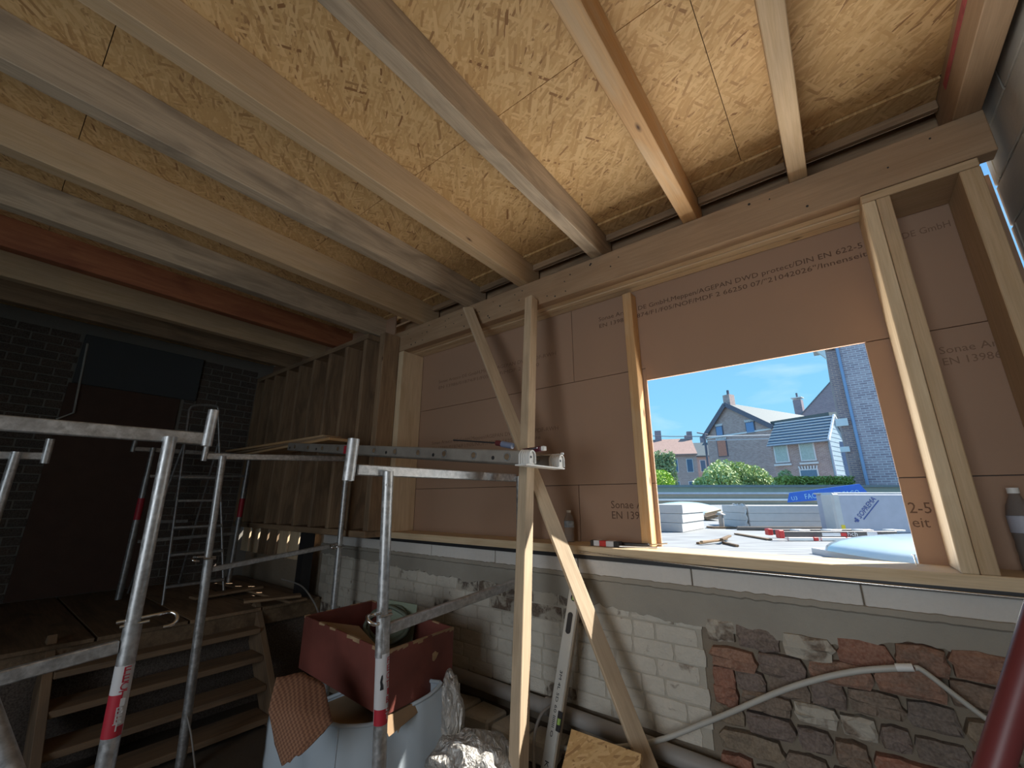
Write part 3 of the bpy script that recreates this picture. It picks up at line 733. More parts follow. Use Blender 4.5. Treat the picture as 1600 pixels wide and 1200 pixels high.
# =================================================================== LADDER ON THE TRESTLES, TOOLS, BOARDS
ld = thing('aluminium_ladder', (-2.2, 1.75, .17), 'aluminium ladder lying flat across the trestles with pale ribbed end caps', 'ladder')
pN, pFa = aY(818, 715, 1.60), aY(452, 698, 1.60)
for k, dy in enumerate((0, .26)):
    a, b_ = V((pN.x, 1.60 + dy, pN.z)), V((pFa.x, 1.60 + dy, pFa.z))
    timber('rail', a, b_, .028, .064, mRail, ld, bevel=.005)
n = 11
for k in range(n):
    q = V(pN).lerp(pFa, (k + .4) / n)
    B().tube([(q.x, 1.59, q.z), (q.x, 1.87, q.z)], .0135, 12).done('rung', mAlu, ld)
    B().tube([(q.x, 1.5865, q.z), (q.x, 1.5838, q.z)], .0215, 16, smooth=False).done('rung_plug', mGalvD, ld)
    B().tube([(q.x, 1.5842, q.z), (q.x, 1.5832, q.z)], .0155, 14, smooth=False).done('rung_bore', mDarkW, ld)
    if k % 2 == 0:
        B().tube([(q.x - .09, 1.5865, q.z), (q.x - .09, 1.585, q.z)], .010, 12).done('rail_hole', mBlackGl, ld)
q = V(pN).lerp(pFa, .62); B().span((q.x - .05, 1.5845, q.z - .028), (q.x + .05, 1.5862, q.z + .028)).done('red_tape', mRedSt, ld)
for dy in (0, .26):                      # ribbed caps: a stack of arches
    yc = 1.60 + dy
    for kk in range(5):
        x = pN.x + kk * .0125; rr = .030 - .0012 * kk; zb_ = pN.z - .030
        arch = [(x, yc - rr, zb_)] + [(x, yc - rr * math.cos(PI * q_ / 10), pN.z + .006 + rr * .95 * math.sin(PI * q_ / 10)) for q_ in range(11)] + [(x, yc + rr, zb_)]
        B().tube(arch, .0042, 8).done('cap_rib', mWhite, ld)
    c = B(); c.prism([(pN.x - .012, yc - .026, pN.z - .033), (pN.x - .012, yc + .026, pN.z - .033), (pN.x - .012, yc + .026, pN.z + .014), (pN.x - .012, yc + .014, pN.z + .030), (pN.x - .012, yc - .014, pN.z + .030), (pN.x - .012, yc - .026, pN.z + .014)], (.058, 0, 0)); c.done('end_cap', mWhite, ld, bevel=.002)
    B().tube([(pN.x + .046, yc - .004, pN.z), (pN.x + .0475, yc - .004, pN.z)], .006, 10, smooth=False).done('cap_bolt', mBlackGl, ld)
B().span((pN.x - .02, 1.56, pN.z - .040), (pN.x + .045, 1.90, pN.z - .033)).done('end_plate', mWhite, ld)

sc_ = thing('screwdriver', aY(740, 698, 1.62), 'long screwdriver with a dark red and blue-grey handle lying on the ladder', 'screwdriver')
a, b_ = aY(708, 700, 1.605), aY(776, 700, 1.605); b_.z = a.z
zt_ = pN.lerp(pFa, .3).z + .036
a = V((a.x, 1.605, V(pN).lerp(pFa, .35).z + .042)); b_ = V((b_.x, 1.605, V(pN).lerp(pFa, .16).z + .046)); e_ = V((aY(801, 700, 1.605).x, 1.605, V(pN).lerp(pFa, .05).z + .049))
B().tube([a, b_], .004, 8).done('shaft', mBlackGl, sc_); m1 = b_.lerp(e_, .35)
B().tube([b_, m1], .014, 12).done('handle_collar', plain('dark_red_rubber', (.12, .02, .025), .5), sc_); B().tube([m1, e_], [.016, .015], 12).done('handle', plain('blue_grey_rubber', (.20, .24, .36), .5), sc_)
kn = thing('cutter_knife', aY(845, 700, 1.72), 'dark red utility tool lying over the ladder end by the post', 'tool')
p0, p1 = aY(822, 703, 1.72), aY(858, 702, 1.72); zk = pN.z + .043
timber('body', (p0.x, 1.70, zk), (p1.x, 1.66, zk), .03, .024, plain('dark_maroon_plastic', (.10, .015, .03), .4), kn, bevel=.004)
timber('head', (p1.x, 1.66, zk), (p1.x + .02, 1.655, zk), .022, .022, mWhite, kn); timber('blade_slot', (p0.x + .02, 1.681, zk + .004), (p1.x - .02, 1.648, zk + .004), .004, .008, mChrome, kn)
rd = thing('steel_rod', (p1.x, 1.75, zk), 'thin steel rod with a white knob poking past the ladder end', 'rod')
kq = aY(877, 709, 1.78); B().tube([(kq.x - .25, 1.74, kq.z - .004), kq], .0025, 8).done('shaft', mChrome, rd); B().tube([kq, kq + V((.012, 0, 0))], .006, 12).done('knob', mWhite, rd)

pb = thing('board_stack', (-4, 1.75, .33), 'stack of thin brown boards lying on the middle and far trestles', 'boards')
for k in range(3):
    s0 = aX(538 - k * 14, 684 + k * 2, -3.12 - .1 * k); z_ = .452 + k * .026
    timber('board', (-3.02 - .13 * k, 1.72 + .03 * k, z_), (-5.45, 1.90 - .05 * k, z_ + .03), .20 - .02 * k, .022, mOrange if k != 1 else mBrown, pb)
# =================================================================== STEP LADDER
sl = thing('step_ladder', (-5.0, 1.6, -.83), 'dim A-frame step ladder with a rounded top hoop standing on the raised floor', 'ladder')
XT, XBm = -4.95, -4.62
topL, topR = aX(296, 640, XT), aX(341, 640, XT); fL, fR = aX(259, 921, XBm), aX(354, 905, XBm)
zf = -.834; fL.z = fR.z = zf
hoop = [fL, topL]
mid = (topL + topR) / 2
for k in range(1, 8):
    a = PI - PI * k / 8; hoop.append(mid + (topR - topL) / 2 * (-math.cos(PI * k / 8)) + V((0, 0, .05 * math.sin(PI * k / 8) ** .6)))
hoop += [topR, fR]
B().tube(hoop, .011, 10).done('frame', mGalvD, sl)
for py in (746, 780, 817, 853, 893):
    f = (py - 640) / (915 - 640.); a, b_ = topL.lerp(fL, f), topR.lerp(fR, f); b_.z = a.z + .004
    timber('step', a, b_, .075, .022, mAlu, sl, up=(0, 0, 1))
for a, dy in ((topL, -.05), (topR, .05)):
    q = a.lerp(fL if dy < 0 else fR, .2); B().tube([q + V((-.02, 0, 0)), (XT - .50, q.y + dy, zf)], .010, 10).done('back_leg', mGalvD, sl)
timber('back_brace', (XT - .36, topL.y - .03, -.2), (XT - .36, topR.y + .03, -.2), .012, .03, mGalvD, sl)

# =================================================================== PROPS IN FRONT OF THE WALL
# vertical prop
def pts_bar(name, ptop, pbot, wd, ht, mat, up, label, cat='prop'):
    return tag(timber(name, ptop, pbot, wd, ht, mat, up=up), label, cat)
vt, vb = aY(830, 467, 2.145), aY(810, 1200, 1.70)
vd = (vb - vt).normalized(); vb = vt + vd * ((vt.z + 1.28) / -vd.z)
post = pts_bar('timber_prop', vt + V((0, .0, 0)), vb, .058, .072, mLath, (0, 1, 0), 'upright square timber prop leaning on the header beam, its edge glaring in the sun')
lt, lb = aY(731, 481, 2.12), aY(1013, 1200, 1.96)
dl = (lb - lt).normalized(); lb = lt + dl * ((lt.z + 1.36) / -dl.z)
pts_bar('diagonal_lath', lt, lb, .020, .082, mLath, V((.88, -.47, 0)).cross(dl), 'long diagonal lath crossing in front of the upright prop, half of it sunlit')
# bottles, tape, tools on the sill
def bottle(loc, h, label, labmat):
    t = thing('water_bottle', loc, label, 'bottle'); r = min(.036, h * .165); x, y, z = loc
    g = M('clear_plastic', .15); g.col((.93, .94, .93)); g.b.inputs['Transmission Weight'].default_value = .85; g.b.inputs['IOR'].default_value = 1.08
    prof = [(r * .8, 0), (r, .01)]
    for k in range(6): prof += [(r * (1 if k % 2 else .93), .015 + h * .075 * k)]
    prof += [(r, h * .5), (r, h * .68), (r * .85, h * .78), (r * .42, h * .90), (r * .40, h * .95)]
    B().lathe(loc, prof).done('body', g.m, t)
    B().lathe((x, y, z + h * .46), [(r * 1.02, 0), (r * 1.02, h * .2)]).done('label_wrap', labmat, t)
    B().tube([(x, y, z + h * .93), (x, y, z + h * 1.0)], r * .46, 16).done('cap', mWhite, t)
q = aY(890, 838, 2.37); bottle((q.x, 2.37, ZS), .185, 'clear plastic water bottle with a blue label standing on the sill', plain('blue_white_label', (.35, .42, .62), .5, 0, .5, 40))
q = aY(1592, 870, 2.37); bottle((q.x + .035, 2.37, ZS), .29, 'tall bottle with a pale cap in the dark bay at the right edge', plain('grey_label', (.4, .42, .5), .5, 0, .2))
tp = thing('tape_measure_box', aY(960, 843, 2.30), 'black, red and silver tool box-shaped gauge lying on the sill', 'tool')
a = aY(922, 845, 2.235); zz = ZS + .014
for i, (x0, x1, mt_) in enumerate(((0, .02, mBlackGl), (.02, .055, mWhSt), (.055, .095, mRedP), (.095, .14, mWhSt), (.14, .17, mBlackGl))):
    B().span((a.x + x0, 2.235, ZS + .001), (a.x + x1, 2.285, ZS + .03)).done('casing', mt_, tp, bevel=.002)
tl = thing('pliers', aY(1000, 845, 2.3), 'dark hand tool with a long blade lying on the sill beside the batten', 'tool')
timber('blade', (a.x + .175, 2.23, ZS + .008), (a.x + .36, 2.30, ZS + .008), .014, .008, mChrome, tl); timber('handle', (a.x + .12, 2.32, ZS + .012), (a.x + .30, 2.34, ZS + .012), .022, .018, mBlackGl, tl, bevel=.004); B().tube([(a.x + .30, 2.34, ZS + .014), (a.x + .41, 2.31, ZS + .03)], .003, 8).done('rod', mChrome, tl)
scw = thing('bent_nail', (.13, 2.36, ZS), 'long nail standing upright on the sill at the lower right of the opening', 'nail')
q = aY(1433, 885, 2.335); B().tube([(q.x, q.y, ZS), (q.x - .002, q.y, ZS + .04)], .0025, 8).done('shank', mChrome, scw); B().tube([(q.x - .002, q.y, ZS + .04), (q.x - .002, q.y, ZS + .042)], .006, 10).done('head', mChrome, scw)

# spirit level
lv = thing('spirit_level', (-1.2, 1.95, -1.3), 'long pale aluminium spirit level with green vials leaning on the brick wall', 'spirit level')
a, b_ = aY(902, 905, 2.12), aY(856, 1200, 1.93); dd = (b_ - a).normalized(); b_ = a + dd * ((a.z + 1.30) / -dd.z)
nrm = V((0, -1, 0)); nrm = (nrm - dd * nrm.dot(dd)).normalized(); acr = dd.cross(nrm)
if acr.x < 0: acr = -acr
timber('body', a, b_, .026, .062, mLevel, lv, up=acr); timber('edge_strip', a + acr * .0355 + nrm * 0, b_ + acr * .0355, .026, .008, mLevelSide, lv, up=acr)
def onlv(t_, s_=0): return a + dd * t_ + acr * s_ + nrm * .0135
for k, (t_, rr) in enumerate(((.09, .018), (.62, .018))):
    c = onlv(t_, .004 if k == 0 else .028); B().tube([c - nrm * .004, c + nrm * .0012], rr, 16, smooth=False).done('vial_frame', mBlackGl, lv) if k == 0 else timber('vial_frame', c - dd * .04, c + dd * .04, .006, .024, mBlackGl, lv, up=acr)
    B().tube([c - dd * .012 + nrm * .001, c + dd * .012 + nrm * .001], .009, 12).done('vial', mVial, lv)
for s0, s1, mt_ in ((0, 0, mBlackGl),):
    pts = []
    for k in range(16):
        an = 2 * PI * k / 16; pts.append(onlv(.21 + math.copysign(.035, math.cos(an)) + .015 * math.cos(an), .0 + .015 * math.sin(an)))
    B().prism(pts, nrm * .0008).done('hand_hole', mBlackGl, lv)
text('KAPRO', .030, mBlack, lv, onlv(.80, .012) + nrm * .0006, dd, acr if True else -acr, 'level_lettering', .0006, .14) if False else text('K KAPRO', .030, mBlack, lv, onlv(.78, -.012) + nrm * .0008, dd, acr, 'level_lettering', .0006, .17)
text('3M 4L 5D 60 lllllll O', .020, mBlack, lv, onlv(.42, -.008) + nrm * .0008, dd, acr, 'level_lettering', .0006, .27)

# offcut board, pipes, maroon prop
a0, b0, c0 = aY(893, 1139, 1.86), aY(1002, 1178, 1.84), aY(868, 1240, 1.70)
dr_ = c0 - a0; pl = [a0, b0, b0 + dr_ * 2.6, a0 + dr_ * 2.6]; nn = (b0 - a0).cross(dr_).normalized(); nn = nn if nn.y > 0 else -nn
e1 = (b0 - a0).normalized(); e3 = nn; e2 = e3.cross(e1)
o = B().prism(pl, nn * .018).done('strand_board_offcut', mOSB, rot=Matrix((e1, e2, e3)).transposed()); tag(o, 'small offcut of strand board leaning against the rubble at the bottom centre', 'board')
zp = -1.045
pts = [(-2.45, 2.15, zp + .0), (-1.9, 2.15, zp - .005), (-1.0, 2.15, zp - .018), (.74, 2.15, zp - .06)]
t = thing('drain_pipe', (-1.2, 2.15, -1.1), 'grey drain pipe running along the foot of the brick wall', 'pipe')
B().tube(pts, .036, 20).done('pipe', mPipe, t)
for x in (-2.3, -1.42): B().tube([(x - .03, 2.15, zp - .005), (x + .03, 2.15, zp - .006)], .042, 20).done('coupling', mPipe, t)
def curve_pts(ctrl, n=40):
    out = []
    P_ = [ctrl[0]] + ctrl + [ctrl[-1]]
    for i in range(1, len(P_) - 2):
        for k in range(n // (len(ctrl) - 1)):
            t_ = k / (n // (len(ctrl) - 1)); p0, p1, p2, p3 = [V(q) for q in P_[i - 1:i + 3]]
            out.append(.5 * ((2 * p1) + (p2 - p0) * t_ + (2 * p0 - 5 * p1 + 4 * p2 - p3) * t_ ** 2 + (-p0 + 3 * p1 - 3 * p2 + p3) * t_ ** 3))
    out.append(V(ctrl[-1])); return out
yy = 2.13
B_ = thing('flexible_conduit', (-.4, yy, -1), 'pale grey flexible conduit arching across the rubble wall', 'conduit')
B().tube(curve_pts([aY(700, 1150, 2.02), aY(860, 1168, 2.05), aY(1000, 1163, 2.08), aY(1110, 1126, yy), aY(1230, 1076, yy), aY(1330, 1050, yy), aY(1425, 1043, yy)]), .0105, 12).done('tube', mConduit, B_)
B().tube([aY(1400, 1043, yy), aY(1427, 1043, yy)], .0125, 12).done('tape_wrap', mWhite, B_)
B().tube(curve_pts([aY(1430, 1044, yy), aY(1445, 1050, yy), aY(1530, 1115, yy), aY(1610, 1170, yy)]), .0085, 10).done('thin_conduit', mConduit, B_)
ch = thing('cable_loop', aY(800, 1100, 2.0), 'dark cable looping up from the floor beside the spirit level', 'cable')
B().tube(curve_pts([aY(868, 1098, 2.1), aY(845, 1118, 2.03), aY(834, 1160, 1.97), aY(836, 1230, 1.9)], 24), .008, 10).done('cable', mPipe, ch)
ms = thing('maroon_prop', (.3, 1.5, -1.5), 'thick maroon steel prop tube at the lower right edge', 'prop')
a, b_ = aY(1655, 870, 1.30), aY(1548, 1215, 1.22); B().tube([a, b_, b_ + (b_ - a) * .5], .0235, 28).done('tube', mMaroon, ms)

# ledge of whitewashed footing left of the prop
lg = thing('masonry_footing', (-1.8, 2.1, -1.5), 'broken whitewashed masonry footing under the drain pipe', 'footing')
for i in range(5):
    for j in range(3):
        x0 = -2.35 + i * .21; yo = 2.03 + random.uniform(-.02, .02)
        bb = B(); rnd = random.Random(i * 7 + j)
        c = V((x0 + .1, yo + .07, -1.20 - j * .105)); d = (.20, .20, .10)
        vs = [c + V((sx_ * d[0] / 2 * rnd.uniform(.85, 1.02), sy_ * d[1] / 2 * rnd.uniform(.8, 1.1), sz_ * d[2] / 2 * rnd.uniform(.8, 1.05))) for sx_ in (-1, 1) for sy_ in (-1, 1) for sz_ in (-1, 1)]
        bb.add(vs, [(0, 1, 3, 2), (4, 6, 7, 5), (0, 4, 5, 1), (2, 3, 7, 6), (0, 2, 6, 4), (1, 5, 7, 3)]).done('stone', mWhiteBrick if rnd.random() < .7 else mStoneRed, lg, bevel=.012)
# loose rubble: countless
rb = B(); rnd = random.Random(5)
for i in range(1500):
    x = rnd.uniform(-2.4, .7); y = rnd.uniform(1.35, 2.18); zf_ = -1.53 + max(0, y - 1.35) * .42; s_ = rnd.uniform(.006, .020) * (2 if rnd.random() < .05 else 1)
    c = V((x, y, zf_ + s_ * .3)); r_ = rotm(rnd.uniform(0, 6), rnd.uniform(0, 3), rnd.uniform(0, 3))
    ps = [c + r_ @ V(p) * s_ for p in ((1, 0, 0), (-1, .2, 0), (0, .9, .1), (.1, -.8, 0), (0, 0, .7), (0, .1, -.7))]
    rb.add(ps, [(0, 2, 4), (2, 1, 4), (1, 3, 4), (3, 0, 4), (2, 0, 5), (1, 2, 5), (3, 1, 5), (0, 3, 5)])
tag(rb.done('loose_rubble', mRubble), 'loose mortar rubble and chippings at the foot of the wall', 'rubble', kind='stuff')

# =================================================================== CLUTTER BELOW THE TRESTLE
# tub covered with a grey-blue sheet
rim_z = -.93
R1, R2, R3 = aZ(690, 1066, -.86), aZ(530, 1136, -.95), aZ(424, 1110, -.98)
R4 = R1 + (R3 - R2) * 1.0
cb_ = thing('covered_crate', ((R2.x + R4.x) / 2, (R2.y + R4.y) / 2, -1.53), 'large crate draped in a grey-blue sheet under the red box', 'crate')
inner = [V(p) for p in (R1, R2, R3, R4)]
fold = B(); vs = []; fs = []; nn_ = 48; mm = 10; per = [inner[0], inner[1], inner[2], inner[3], inner[0]]
cen = sum(inner, V()) / 4
for i in range(nn_ + 1):
    t_ = i / nn_ * 4; k = min(3, int(t_)); p = per[k].lerp(per[k + 1], t_ - k); out = (p - cen); out.z = 0; out.normalize()
    sag = .05 * math.sin(PI * (t_ - k)) if k in (0, 2) else .0
    for j in range(mm + 1):
        u = j / mm; zz = (p.z - sag) * (1 - u) + (-1.50) * u
        w_ = (.012 + .02 * u) * math.sin(i * .9 + 2 * u) + .01 * mn.noise(V((i * .3, j * .5, 0)))
        bul = .03 * math.sin(PI * u)
        vs.append(V((p.x, p.y, zz)) + out * (w_ + bul - .03 * u))
for i in range(nn_):
    for j in range(mm): a = i * (mm + 1) + j; fs.append((a, a + 1, a + mm + 2, a + mm + 1))
fold.add(vs, fs, True).done('sheet', mCloth, cb_)
hem = B().tube([vs[i * (mm + 1)] for i in range(nn_ + 1)], .009, 8).done('hem', mCloth, cb_)
seam = B().tube([vs[12 * (mm + 1) + j] + V((-.005, -.004, 0)) for j in range(mm + 1)], .005, 6).done('seam', mCloth, cb_)
B().prism([p.lerp(cen, .04) + V((0, 0, -.06)) for p in inner], (0, 0, -.5)).done('crate_body', mCard, cb_)
# cardboard flap under the red box
a, b_, c_ = aZ(532, 1130, -.93), aZ(690, 1062, -.83), aZ(700, 1050, -.80)
# red box
bx0, bx1, bx2 = aZ(476, 962, -.62), aZ(604, 1018, -.66), aZ(709, 980, -.66)
bx3 = bx0 + (bx2 - bx1)
rbx = thing('red_wooden_box', ((bx0 + bx2) / 2 + V((0, 0, -.27))), 'open oxblood-painted wooden box with chipped edges standing on the covered crate', 'box')
dn = V((.0, .0, -.255)); cor = [bx0, bx1, bx2, bx3]; cc = sum(cor, V()) / 4
for i in range(4):
    p, q = cor[i], cor[(i + 1) % 4]; ip, iq = p + (cc - p).normalized() * .018, q + (cc - q).normalized() * .018
    B().prism([p, q, iq, ip], dn).done('side', mBoxRed, rbx, bevel=.0015)
    e = B(); pr = None; rnd = random.Random(i)
    for k in range(14):
        if rnd.random() < (.75 if i == 1 else .4):
            m0, m1 = p.lerp(q, k / 14), p.lerp(q, (k + 1) / 14); outn = ((p + q) / 2 - cc); outn.z = 0; outn.normalize()
            hgt = rnd.uniform(.004, .018)
            e = B(); e.prism([m0 + outn * .0015 + V((0, 0, .001)), m1 + outn * .0015 + V((0, 0, .001)), m1 + outn * .0015 - V((0, 0, hgt * rnd.uniform(.3, 1))), m0 + outn * .0015 - V((0, 0, hgt))], -outn * .012)
            e.done('chipped_edge', mBoxRaw, rbx)
B().prism([p.lerp(cc, .03) + dn * .97 for p in cor], (0, 0, .014)).done('bottom', mBoxRed, rbx)
outn = ((bx1 + bx2) / 2 - cc); outn.z = 0; outn.normalize(); c = bx1.lerp(bx2, .70) + V((0, 0, -.10))
al = (bx2 - bx1).normalized()
B().prism([c + al * x + V((0, 0, z)) + outn * .0025 for x, z in ((-.02, .015), (.0, .022), (.012, .012), (.024, .01), (.008, -.012), (-.008, -.022), (-.018, -.016))], -outn * .002).done('bare_patch', mBoxRaw, rbx)
B().prism([bx1 + V((.0, 0, -.262)), bx2 + V((0, 0, -.262)), bx2 + V((-.05, .03, -.30)), bx1 + V((.02, .03, -.33))], (-.05, .05, 0)).done('cardboard_underlay', mCard, rbx)
# contents of the red box
hs = thing('coiled_hose', cc + V((0, 0, -.1)), 'coil of dark olive hose stuffed in the red box', 'hose')
pts = []
for k in range(90):
    a = k / 90 * 2 * PI * 3.2; rr = .115 + .006 * math.sin(k); c = cc + V((.02, .04, -.03)); pts.append(c + RT * math.cos(a) * rr + (ZZ * .85 + HD * .5) * math.sin(a) * rr * .85 + HD * .012 * (a / PI))
B().tube(pts, .011, 8).done('hose', mGreen, hs)
o = B().prism([cc + RT * x + HD * .10 + V((0, 0, z)) for x, z in ((-.03, -.2), (.17, -.18), (.19, .06), (.0, .09))], HD * .01).done('green_plastic_sheet', mGreenPl); tag(o, 'pale green plastic sheet standing up in the red box', 'sheet')
o = B().prism([bx0.lerp(cc, .15) + V((0, 0, -.02)), bx1.lerp(cc, .12) + V((0, 0, -.03)), bx1.lerp(cc, .6) + V((0, 0, -.10)), bx0.lerp(cc, .75) + V((0, 0, -.03))], (0, 0, -.006)).done('plywood_scrap', mCard); tag(o, 'thin brown board scrap lying inside the red box', 'board')
# brown woven mat over the crate corner
def at3(px, py, d): return ray(px, py) * (d / 648)
mt0 = M('woven_brown_mat', .9); vo = mt0.n('TexChecker'); _c = mt0.co((1, 0, 1), (0, 0, -YAW), rnd=False); _a = mt0.n('VectorMath', operation='ADD'); _a.inputs[1].default_value = (0, .004, 0); mt0.l(_c, _a.inputs[0]); mt0.l(_a.outputs[0], vo.inputs[0]); vo.inputs['Scale'].default_value = 120; vo.inputs[1].default_value = (.33, .17, .10, 1); vo.inputs[2].default_value = (.19, .09, .055, 1); mt0.col(vo.outputs[0]); mt0.bump(vo.outputs['Fac'], .5, .004)
grid = [[(432, 1058, 1.75), (475, 1050, 1.82), (508, 1070, 1.80)], [(420, 1110, 1.66), (468, 1110, 1.66), (520, 1128, 1.66)], [(428, 1165, 1.60), (470, 1160, 1.58), (505, 1145, 1.62)], [(441, 1196, 1.56), (452, 1190, 1.55), (470, 1176, 1.56)]]
vs = []; fs = []; G = [[at3(*p) for p in r_] for r_ in grid]
def lerpgrid(u, v):
    i = min(len(G) - 2, int(u)); fu = u - i; j = min(1, int(v)); fv = v - j
    return G[i][j].lerp(G[i][j + 1], fv).lerp(G[i + 1][j].lerp(G[i + 1][j + 1], fv), fu)
for i in range(19):
    for j in range(13): vs.append(lerpgrid(i / 18 * 3, j / 12 * 2) + FW * -.004 * math.sin(j * 1.1 + i * .4))
for i in range(18):
    for j in range(12): a = i * 13 + j; fs.append((a, a + 1, a + 14, a + 13))
o = B().add(vs, fs, True).done('woven_mat', mt0.m); tag(o, 'stiff brown woven mat hanging over the corner of the covered crate', 'mat')
sm_ = o.modifiers.new('thick', 'SOLIDIFY'); sm_.thickness = .006
# silver foil insulation bundle
def blob(name, c, r, mat, parent, seed, rot=None, amp=.25, fr_=3):
    bm = bmesh.new(); bmesh.ops.create_icosphere(bm, subdivisions=4, radius=1)
    c = V(c)
    vs = []
    for v in bm.verts:
        n_ = mn.noise(v.co * fr_ + V((seed, 0, 0))) * amp + abs(mn.noise(v.co * fr_ * 3 + V((0, seed, 0)))) * amp * .6; q_ = v.co * (1 + n_)
        vs.append(c + (rot or Matrix.Identity(3)) @ V((q_.x * r[0], q_.y * r[1], q_.z * r[2])))
    fs = [[v.index for v in f.verts] for f in bm.faces]; bm.free()
    return B().add(vs, fs, True).done(name, mat, parent)
fo = thing('foil_insulation_roll', (-1.6, 1.75, -1.5), 'crumpled silver foil insulation bundled beside the covered crate', 'insulation')
blob('upper_fold', at3(706, 1115, 2.02), (.055, .055, .17), mFoil, fo, 3, rotm(0, -.15, 0))
blob('lower_roll', at3(745, 1205, 1.80), (.20, .12, .13), mFoil, fo, 9, rotm(.6, .1, 0))
# debris on raised floor
for k, (p, q, w_) in enumerate((((352, 905), (520, 925), .16), ((300, 935), (420, 915), .12), ((380, 945), (470, 935), .10))):
    a, b_ = aZ(*p, -.80), aZ(*q, -.80); o = timber('scrap_board', V((max(a.x, -5.3), min(a.y, 1.9), -.822 + .024 * k)), V((max(b_.x, -5.2) - .0, min(b_.y, 1.95), -.822 + .024 * k)), w_, .02, mBrown); tag(o, ['wide scrap board lying on the raised floor by the black post', 'scrap board on the raised floor near the ladder foot', 'narrow scrap board at the edge of the raised floor'][k], 'board', 'scrap boards on the raised floor')
tag(B().tube(curve_pts([aY(440, 905, 2.0), aY(470, 915, 1.95), aY(490, 940, 1.9), aY(500, 965, 1.85)], 24), .006, 8).done('dark_cable', mPipe), 'thin cable curving down beside the black post', 'cable')
tag(B().tube(curve_pts([aX(292, 1118, -3.25), aX(299, 1150, -3.2), aX(306, 1210, -3.15)], 12), .005, 8).done('hanging_cord', mPipe), 'thin grey cord running down from the foot of the middle trestle leg', 'cord')
o = timber('floor_scrap', aZ(238, 1195, -1.50), aZ(262, 1165, -1.50), .07, .02, mWood); tag(o, 'small pale wood scrap on the low floor between the steps and the nearest trestle', 'board')

# =================================================================== OUTSIDE
# flat roof
def vpt(u, v, z): return RT * u + HD * v + ZZ * z
fr_ = B(); near = [(-9, 2.46), (9, 2.46)]
n1 = [(-9, 2.457, -.38), (14, 2.457, -.38)]
pa, pb2 = vpt(-3.85, 6.2, -.38), vpt(16, 6.2, -.38); pc, pd = vpt(-11.2, 12, -.11), vpt(16, 12, -.11)
fr_.add([V((-6.85, 2.457, -.38)), V((14, 2.457, -.38)), pb2, pa, pc, pd], [(0, 1, 2, 3), (3, 2, 5, 4)])
o = fr_.done('flat_roof', mRoofGrav); tag(o, kind='structure')
B().span((-9, 2.458, -.75), (9, 2.47, -.381)).done('roof_upstand', mBlack, o)
def uvbox(u0, u1, v0, v1, z0, z1, name, mat, parent=None, bev=0):
    r_ = Matrix((RT, HD, ZZ)).transposed()
    return B().box(vpt((u0 + u1) / 2, (v0 + v1) / 2, (z0 + z1) / 2), (u1 - u0, v1 - v0, z1 - z0), r_).done(name, mat, parent, rot=r_, bevel=bev)
pr = thing('roof_parapet', vpt(4, 12, -.1), 'low stone parapet with zinc capping at the far edge of the flat roof', 'parapet')
uvbox(-10, 14, 12.0, 12.2, -.3, .06, 'stone_course', mParapet, pr); uvbox(-10, 14, 11.93, 12.25, -.005, .045, 'zinc_flashing', mTrim, pr); uvbox(-10, 14, 11.95, 12.3, .17, .22, 'coping', mCap, pr); uvbox(-10, 14, 12.02, 12.2, .05, .17, 'stone_course', mParapet, pr)
pr2 = thing('rear_parapet', vpt(4, 14, 0), 'higher grey-capped parapet just behind the roof edge', 'parapet')
uvbox(-8, 12.8, 14.0, 14.2, -1, .42, 'stone_course', mParapet, pr2); uvbox(-8, 12.8, 13.93, 14.3, .42, .49, 'coping', plain('dark_coping', (.22, .23, .24), .7), pr2)
o = B().add([(-60, 12.6, -4.5), (60, 12.6, -4.5), (60, 160, -4.5), (-90, 160, -4.5)], [(0, 1, 2, 3)]).done('street_ground', plain('street_asphalt', (.22, .22, .21), .9)); tag(o, kind='structure')

# insulation packs
def zat(py, v): return aV(1200, py, v).z
fs1 = thing('foam_stack', (0, 5, -.38), 'left stack of three white foam boards on the flat roof', 'insulation boards')
c0 = aZ(1067, 832, -.378); c1 = aZ(1092, 823, -.378)
for k in range(3):
    z0 = -.378 + k * .11; B().span((c0.x - .75, c0.y, z0 + .001), (c0.x + .012 * k, c0.y + 1.0, z0 + .108)).done('foam_board', mFoam, fs1, bevel=.004)
fs2 = thing('foam_pack', vpt(3, 6.2, -.38), 'middle pack of white foam boards wrapped in crinkled film on the flat roof', 'insulation boards')
v0 = 6.0; uL = aV(1170, 800, v0).dot(RT); uR = aV(1325, 800, v0).dot(RT)
for k in range(3): uvbox(uL, uR, v0, v0 + .75, -.378 + k * .104, -.378 + k * .104 + .102, 'foam_board', mFoam, fs2, .004)
cr_ = B(); vs = []; fs = []
for i in range(13):
    for j in range(9):
        vs.append(vpt(uL - .02 + .13 * i / 12 + .012 * math.sin(j * 2.2 + i), v0 + .02 + .6 * i / 12, -.378 + (.33) * j / 8 + .012 * math.sin(i * 1.7 + j)))
for i in range(12):
    for j in range(8): a = i * 9 + j; fs.append((a, a + 1, a + 10, a + 9))
cr_.add(vs, fs).done('film_wrap', mFoam, fs2)
sp3 = thing('grey_foam_pack', vpt(4.4, 5.3, -.38), 'large grey-blue wrapped pack of insulation boards printed with navy letters', 'insulation boards')
v1_ = 5.2; uL = aV(1311, 800, v1_).dot(RT); zt_ = aV(1350, 772, v1_).z
uvbox(uL, uL + 1.35, v1_, v1_ + .35, -.376, zt_, 'pack', mGreyBlue, sp3, .012)
uvbox(uL - .015, uL + 1.36, v1_ + .01, v1_ + .36, zt_, zt_ + .02, 'white_top_film', mFoam, sp3, .006)
uvbox(uL - .055, uL + .05, v1_ - .004, v1_ + .2, -.37, zt_ + .012, 'film_fold', mFoam, sp3, .02)
